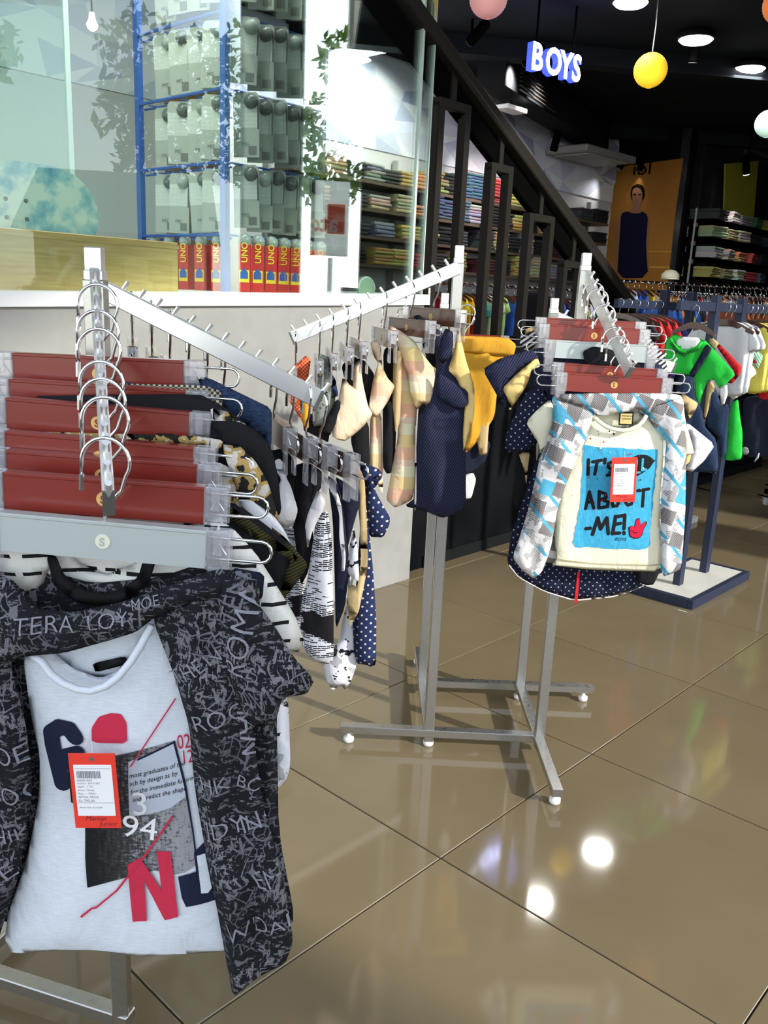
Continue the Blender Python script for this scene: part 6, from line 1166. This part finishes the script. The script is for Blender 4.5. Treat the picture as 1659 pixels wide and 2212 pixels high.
LMP = [((1.42,6.1,3.36),0.11, 'round ceiling lamp at the top edge right of the glowing sign', 9, False),((2.078,6.808,3.36),0.12, 'round ceiling lamp right of the yellow lantern', 9, False),((2.743,7.501,3.36),0.12, 'round ceiling lamp near the right edge, above the mint lantern', 9, False),((2.593,10.839,3.36),0.17, 'round ceiling lamp above the orange poster', 12, False),((-0.214,7.256,3.36),0.1, 'small round ceiling lamp seen through the glass beside the square one', 5, False),((-0.376,7.289,3.3),0.13, 'square ceiling lamp seen through the glass', 9, True)]
for a in LMP: lamp(*a)
fp = thing('light_panel', 'small pale flat light panel hanging left of the black ceiling beam', 'light panel', (0.912,7.826,3.05), A47); obj('panel', MB().box((0, 0, 0), (.28, .14, .035), bev=.004), 'white_trim', fp); obj('rod', MB().tube([(0, 0, .01), (0, 0, .37)], .006, 6), 'iron_black', fp)
def lant(name, u, r, m, label):
    t = thing('paper_lantern', label, 'lantern', u)
    pr = []; N = 40
    for k in range(N + 1):
        a = -math.pi / 2 + math.pi * k / N; rr = r * (1 + .012 * (1 if k % 2 else -1)); pr.append((max(.02, rr * math.cos(a)), rr * math.sin(a) * .97))
    obj('shade', MB().lathe(pr, 28), m, t, smooth=True); obj('top_ring', MB().lathe([(.024, r * .95), (.024, r * .99)], 12), 'iron_black', t)
    obj('cord', MB().tube([(0, 0, r * .9), (.004, 0, (r + 3.42 - u[2]) / 2), (0, 0, 3.42 - u[2])], .004, 6), 'unit_grey', t)
lant('y', (1.622,6.21,3.001), .108, 'lantern_yellow', 'glowing yellow round paper lantern on a cord')
lant('p', (0.49,5.811,3.26), .115, 'lantern_pink', 'pale pink round paper lantern at the top edge')
lant('m', (2.651,6.73,2.813), .095, 'lantern_mint', 'pale mint round paper lantern at the right edge')
lant('o', (2.012,5.15,3.092), .10, 'lantern_orange', 'orange round paper lantern in the upper right corner')
sg = thing('lit_sign', 'glowing white and blue letters spelling BOYS hanging from the ceiling', 'sign', (0.806,6.149,2.963), math.radians(38))
x = 0.0
for ch, w_ in (('B', .135), ('O', .145), ('Y', .12), ('S', .12)):
    V, F = textmesh(ch, .03, 0, .10); s_ = .225
    me = bpy.data.meshes.new('letter'); me.from_pydata([(x + a * s_ * .85, -c * .26, b * s_) for a, b, c in V], [], F)
    me.materials.append(MATS['sign_face']); me.materials.append(MATS['sign_side'])
    for p in me.polygons: p.material_index = 0 if abs(p.normal.y) > .7 else 1
    link('letter', me, sg); x += w_
for xx in (.06, .42): obj('rod', MB().tube([(xx, .0, .16), (xx, .0, 3.42 - (0.806,6.149,2.963)[2])], .008, 6), 'iron_black', sg)
sl_ = bpy.data.lights.new('sign_glow', 'POINT'); sl_.energy = 2.5; sl_.color = (.25, .32, 1); sl_.shadow_soft_size = .15; so = bpy.data.objects.new('sign_glow', sl_); C.objects.link(so); so.parent = sg; so.location = (.25, -.15, .1)
du = thing('air_duct', 'black air duct with slatted grilles under the ceiling left of the stair top', 'duct', (0, 0, 0)); d0 = Vector((0.684,7.373,3.24)); d1 = Vector((2.13,10.053,3.24))
dd_ = (d1 - d0).normalized(); obj('duct', MB().bar(d0, d1, .24, .24), 'duct_black', du)
for k in range(7): q = d0 + dd_ * .25; obj('slat', MB().bar(q + Vector((.0, 0, -.10 + .03 * k)) + Vector((dd_.y, -dd_.x, 0)) * .155, q + dd_ * .9 + Vector((0, 0, -.10 + .03 * k)) + Vector((dd_.y, -dd_.x, 0)) * .155, .02, .008), 'unit_grey' if k == 9 else 'iron', du)
pa = thing('ceiling_air_unit', 'pale grey air conditioning unit hanging left of the orange poster', 'air unit', (0, 0, 0)); a0 = Vector((1.665,9.304,3.0)); a1 = Vector((2.336,9.961,3.0)); e_ = (a1 - a0).normalized()
obj('body', MB().bar(a0, a1, .5, .07, bev=.01), 'unit_grey', pa); obj('intake', MB().bar(a0 + e_ * .1 + Vector((0, 0, -.04)), a1 - e_ * .1 + Vector((0, 0, -.04)), .40, .012), 'card_grey', pa)
for k in (.2, .8): q = a0.lerp(a1, k); obj('rod', MB().tube([(q.x, q.y, 3.05), (q.x, q.y, 3.43)], .008, 6), 'iron_black', pa)
def track(u, aim, label, power, lit=False):
    t = thing('track_spot', label, 'spot lamp', u); d = (Vector(aim) - Vector(u)).normalized()
    m = MB(); m.lathe([(.034, -.02), (.038, 0), (.038, .15), (.03, .17)], 14, axis=tuple(-d)); obj('can', m, 'iron_black', t, smooth=True)
    obj('lens', MB().lathe([(.032, 0), (.032, .004)], 14, tuple(d * .021), axis=tuple(d)), 'lamp_small' if lit else 'disc_grey', t); obj('stem', MB().tube([(0, 0, .02), (0, 0, 3.42 - u[2])], .010, 6), 'iron_black', t)
    if power:
        l = bpy.data.lights.new('spot', 'SPOT'); l.energy = power; l.spot_size = math.radians(75); l.spot_blend = .8; l.shadow_soft_size = .04; l.color = (1, .96, .9); o = bpy.data.objects.new('spot', l); C.objects.link(o); o.parent = t; o.location = d * .04; o.rotation_euler = d.to_track_quat('-Z', 'Y').to_euler()
aw = lambda x, z: shelf_local(x, z)
track((2.458,10.281,2.993), (1.6, 9.9, 1.6), 'black spot lamp at the left above the poster', 10); track((2.715,10.385,2.998), (2.6, 10.4, 1.8), 'black spot lamp in the middle above the poster', 2.5); track((2.991,10.267,2.936), (2.9, 10.3, 1.8), 'black spot lamp at the right above the poster', 3)
track((3.719,9.856,2.942), (4.2, 10.4, 1.4), 'black spot lamp with a lit end right of the poster', 25, True); track((1.481,8.925,2.933), (1.3, 9.1, 1.9), 'black spot lamp in front of the faceted wall', 6); track((2.151,7.058,3.297), (2.2, 7.5, 1.3), 'black spot lamp below the ceiling right of the yellow lantern', 25)
for k, (x, pw) in enumerate(((-2.9, 130), (-2.0, 150), (-1.3, 150), (-.75, 110))):  # lamps added to brighten the left of the faceted wall
    q = shelf_local(x, 3.28, .95); track((q.x, q.y, q.z), tuple(shelf_local(x + .1, 2.6, -.1)), 'added black spot lamp brightening the faceted wall behind the stair, %s from the left' % ORD[k], pw)
# foot of another rack at the right edge of the floor
rf_ = thing('rack_foot', 'steel foot of a rack at the right edge of the floor', 'rack foot', (3.312,7.217,0.0), A47); obj('bar', MB().box((0.3, 0, .06), (.9, .03, .03)), 'chrome', rf_); obj('castor', MB().lathe([(.02, 0), (.02, .03), (.008, .045)], 10, (-.1, 0, 0)), 'iron_black', rf_)
ta = thing('yellow_ball_cap', 'pale yellow cap lying on the chrome rail below the poster', 'cap', (2.712,8.785,1.763)); obj('crown', MB().lathe([(.09, 0), (.085, .05), (.05, .085), (.01, .095)], 16), 'cream_cotton', ta, smooth=True); obj('peak', MB().lathe([(.06, 0), (.058, .01)], 14, (.0, -.09, 0)), 'cream_cotton', ta)
#@@BODY
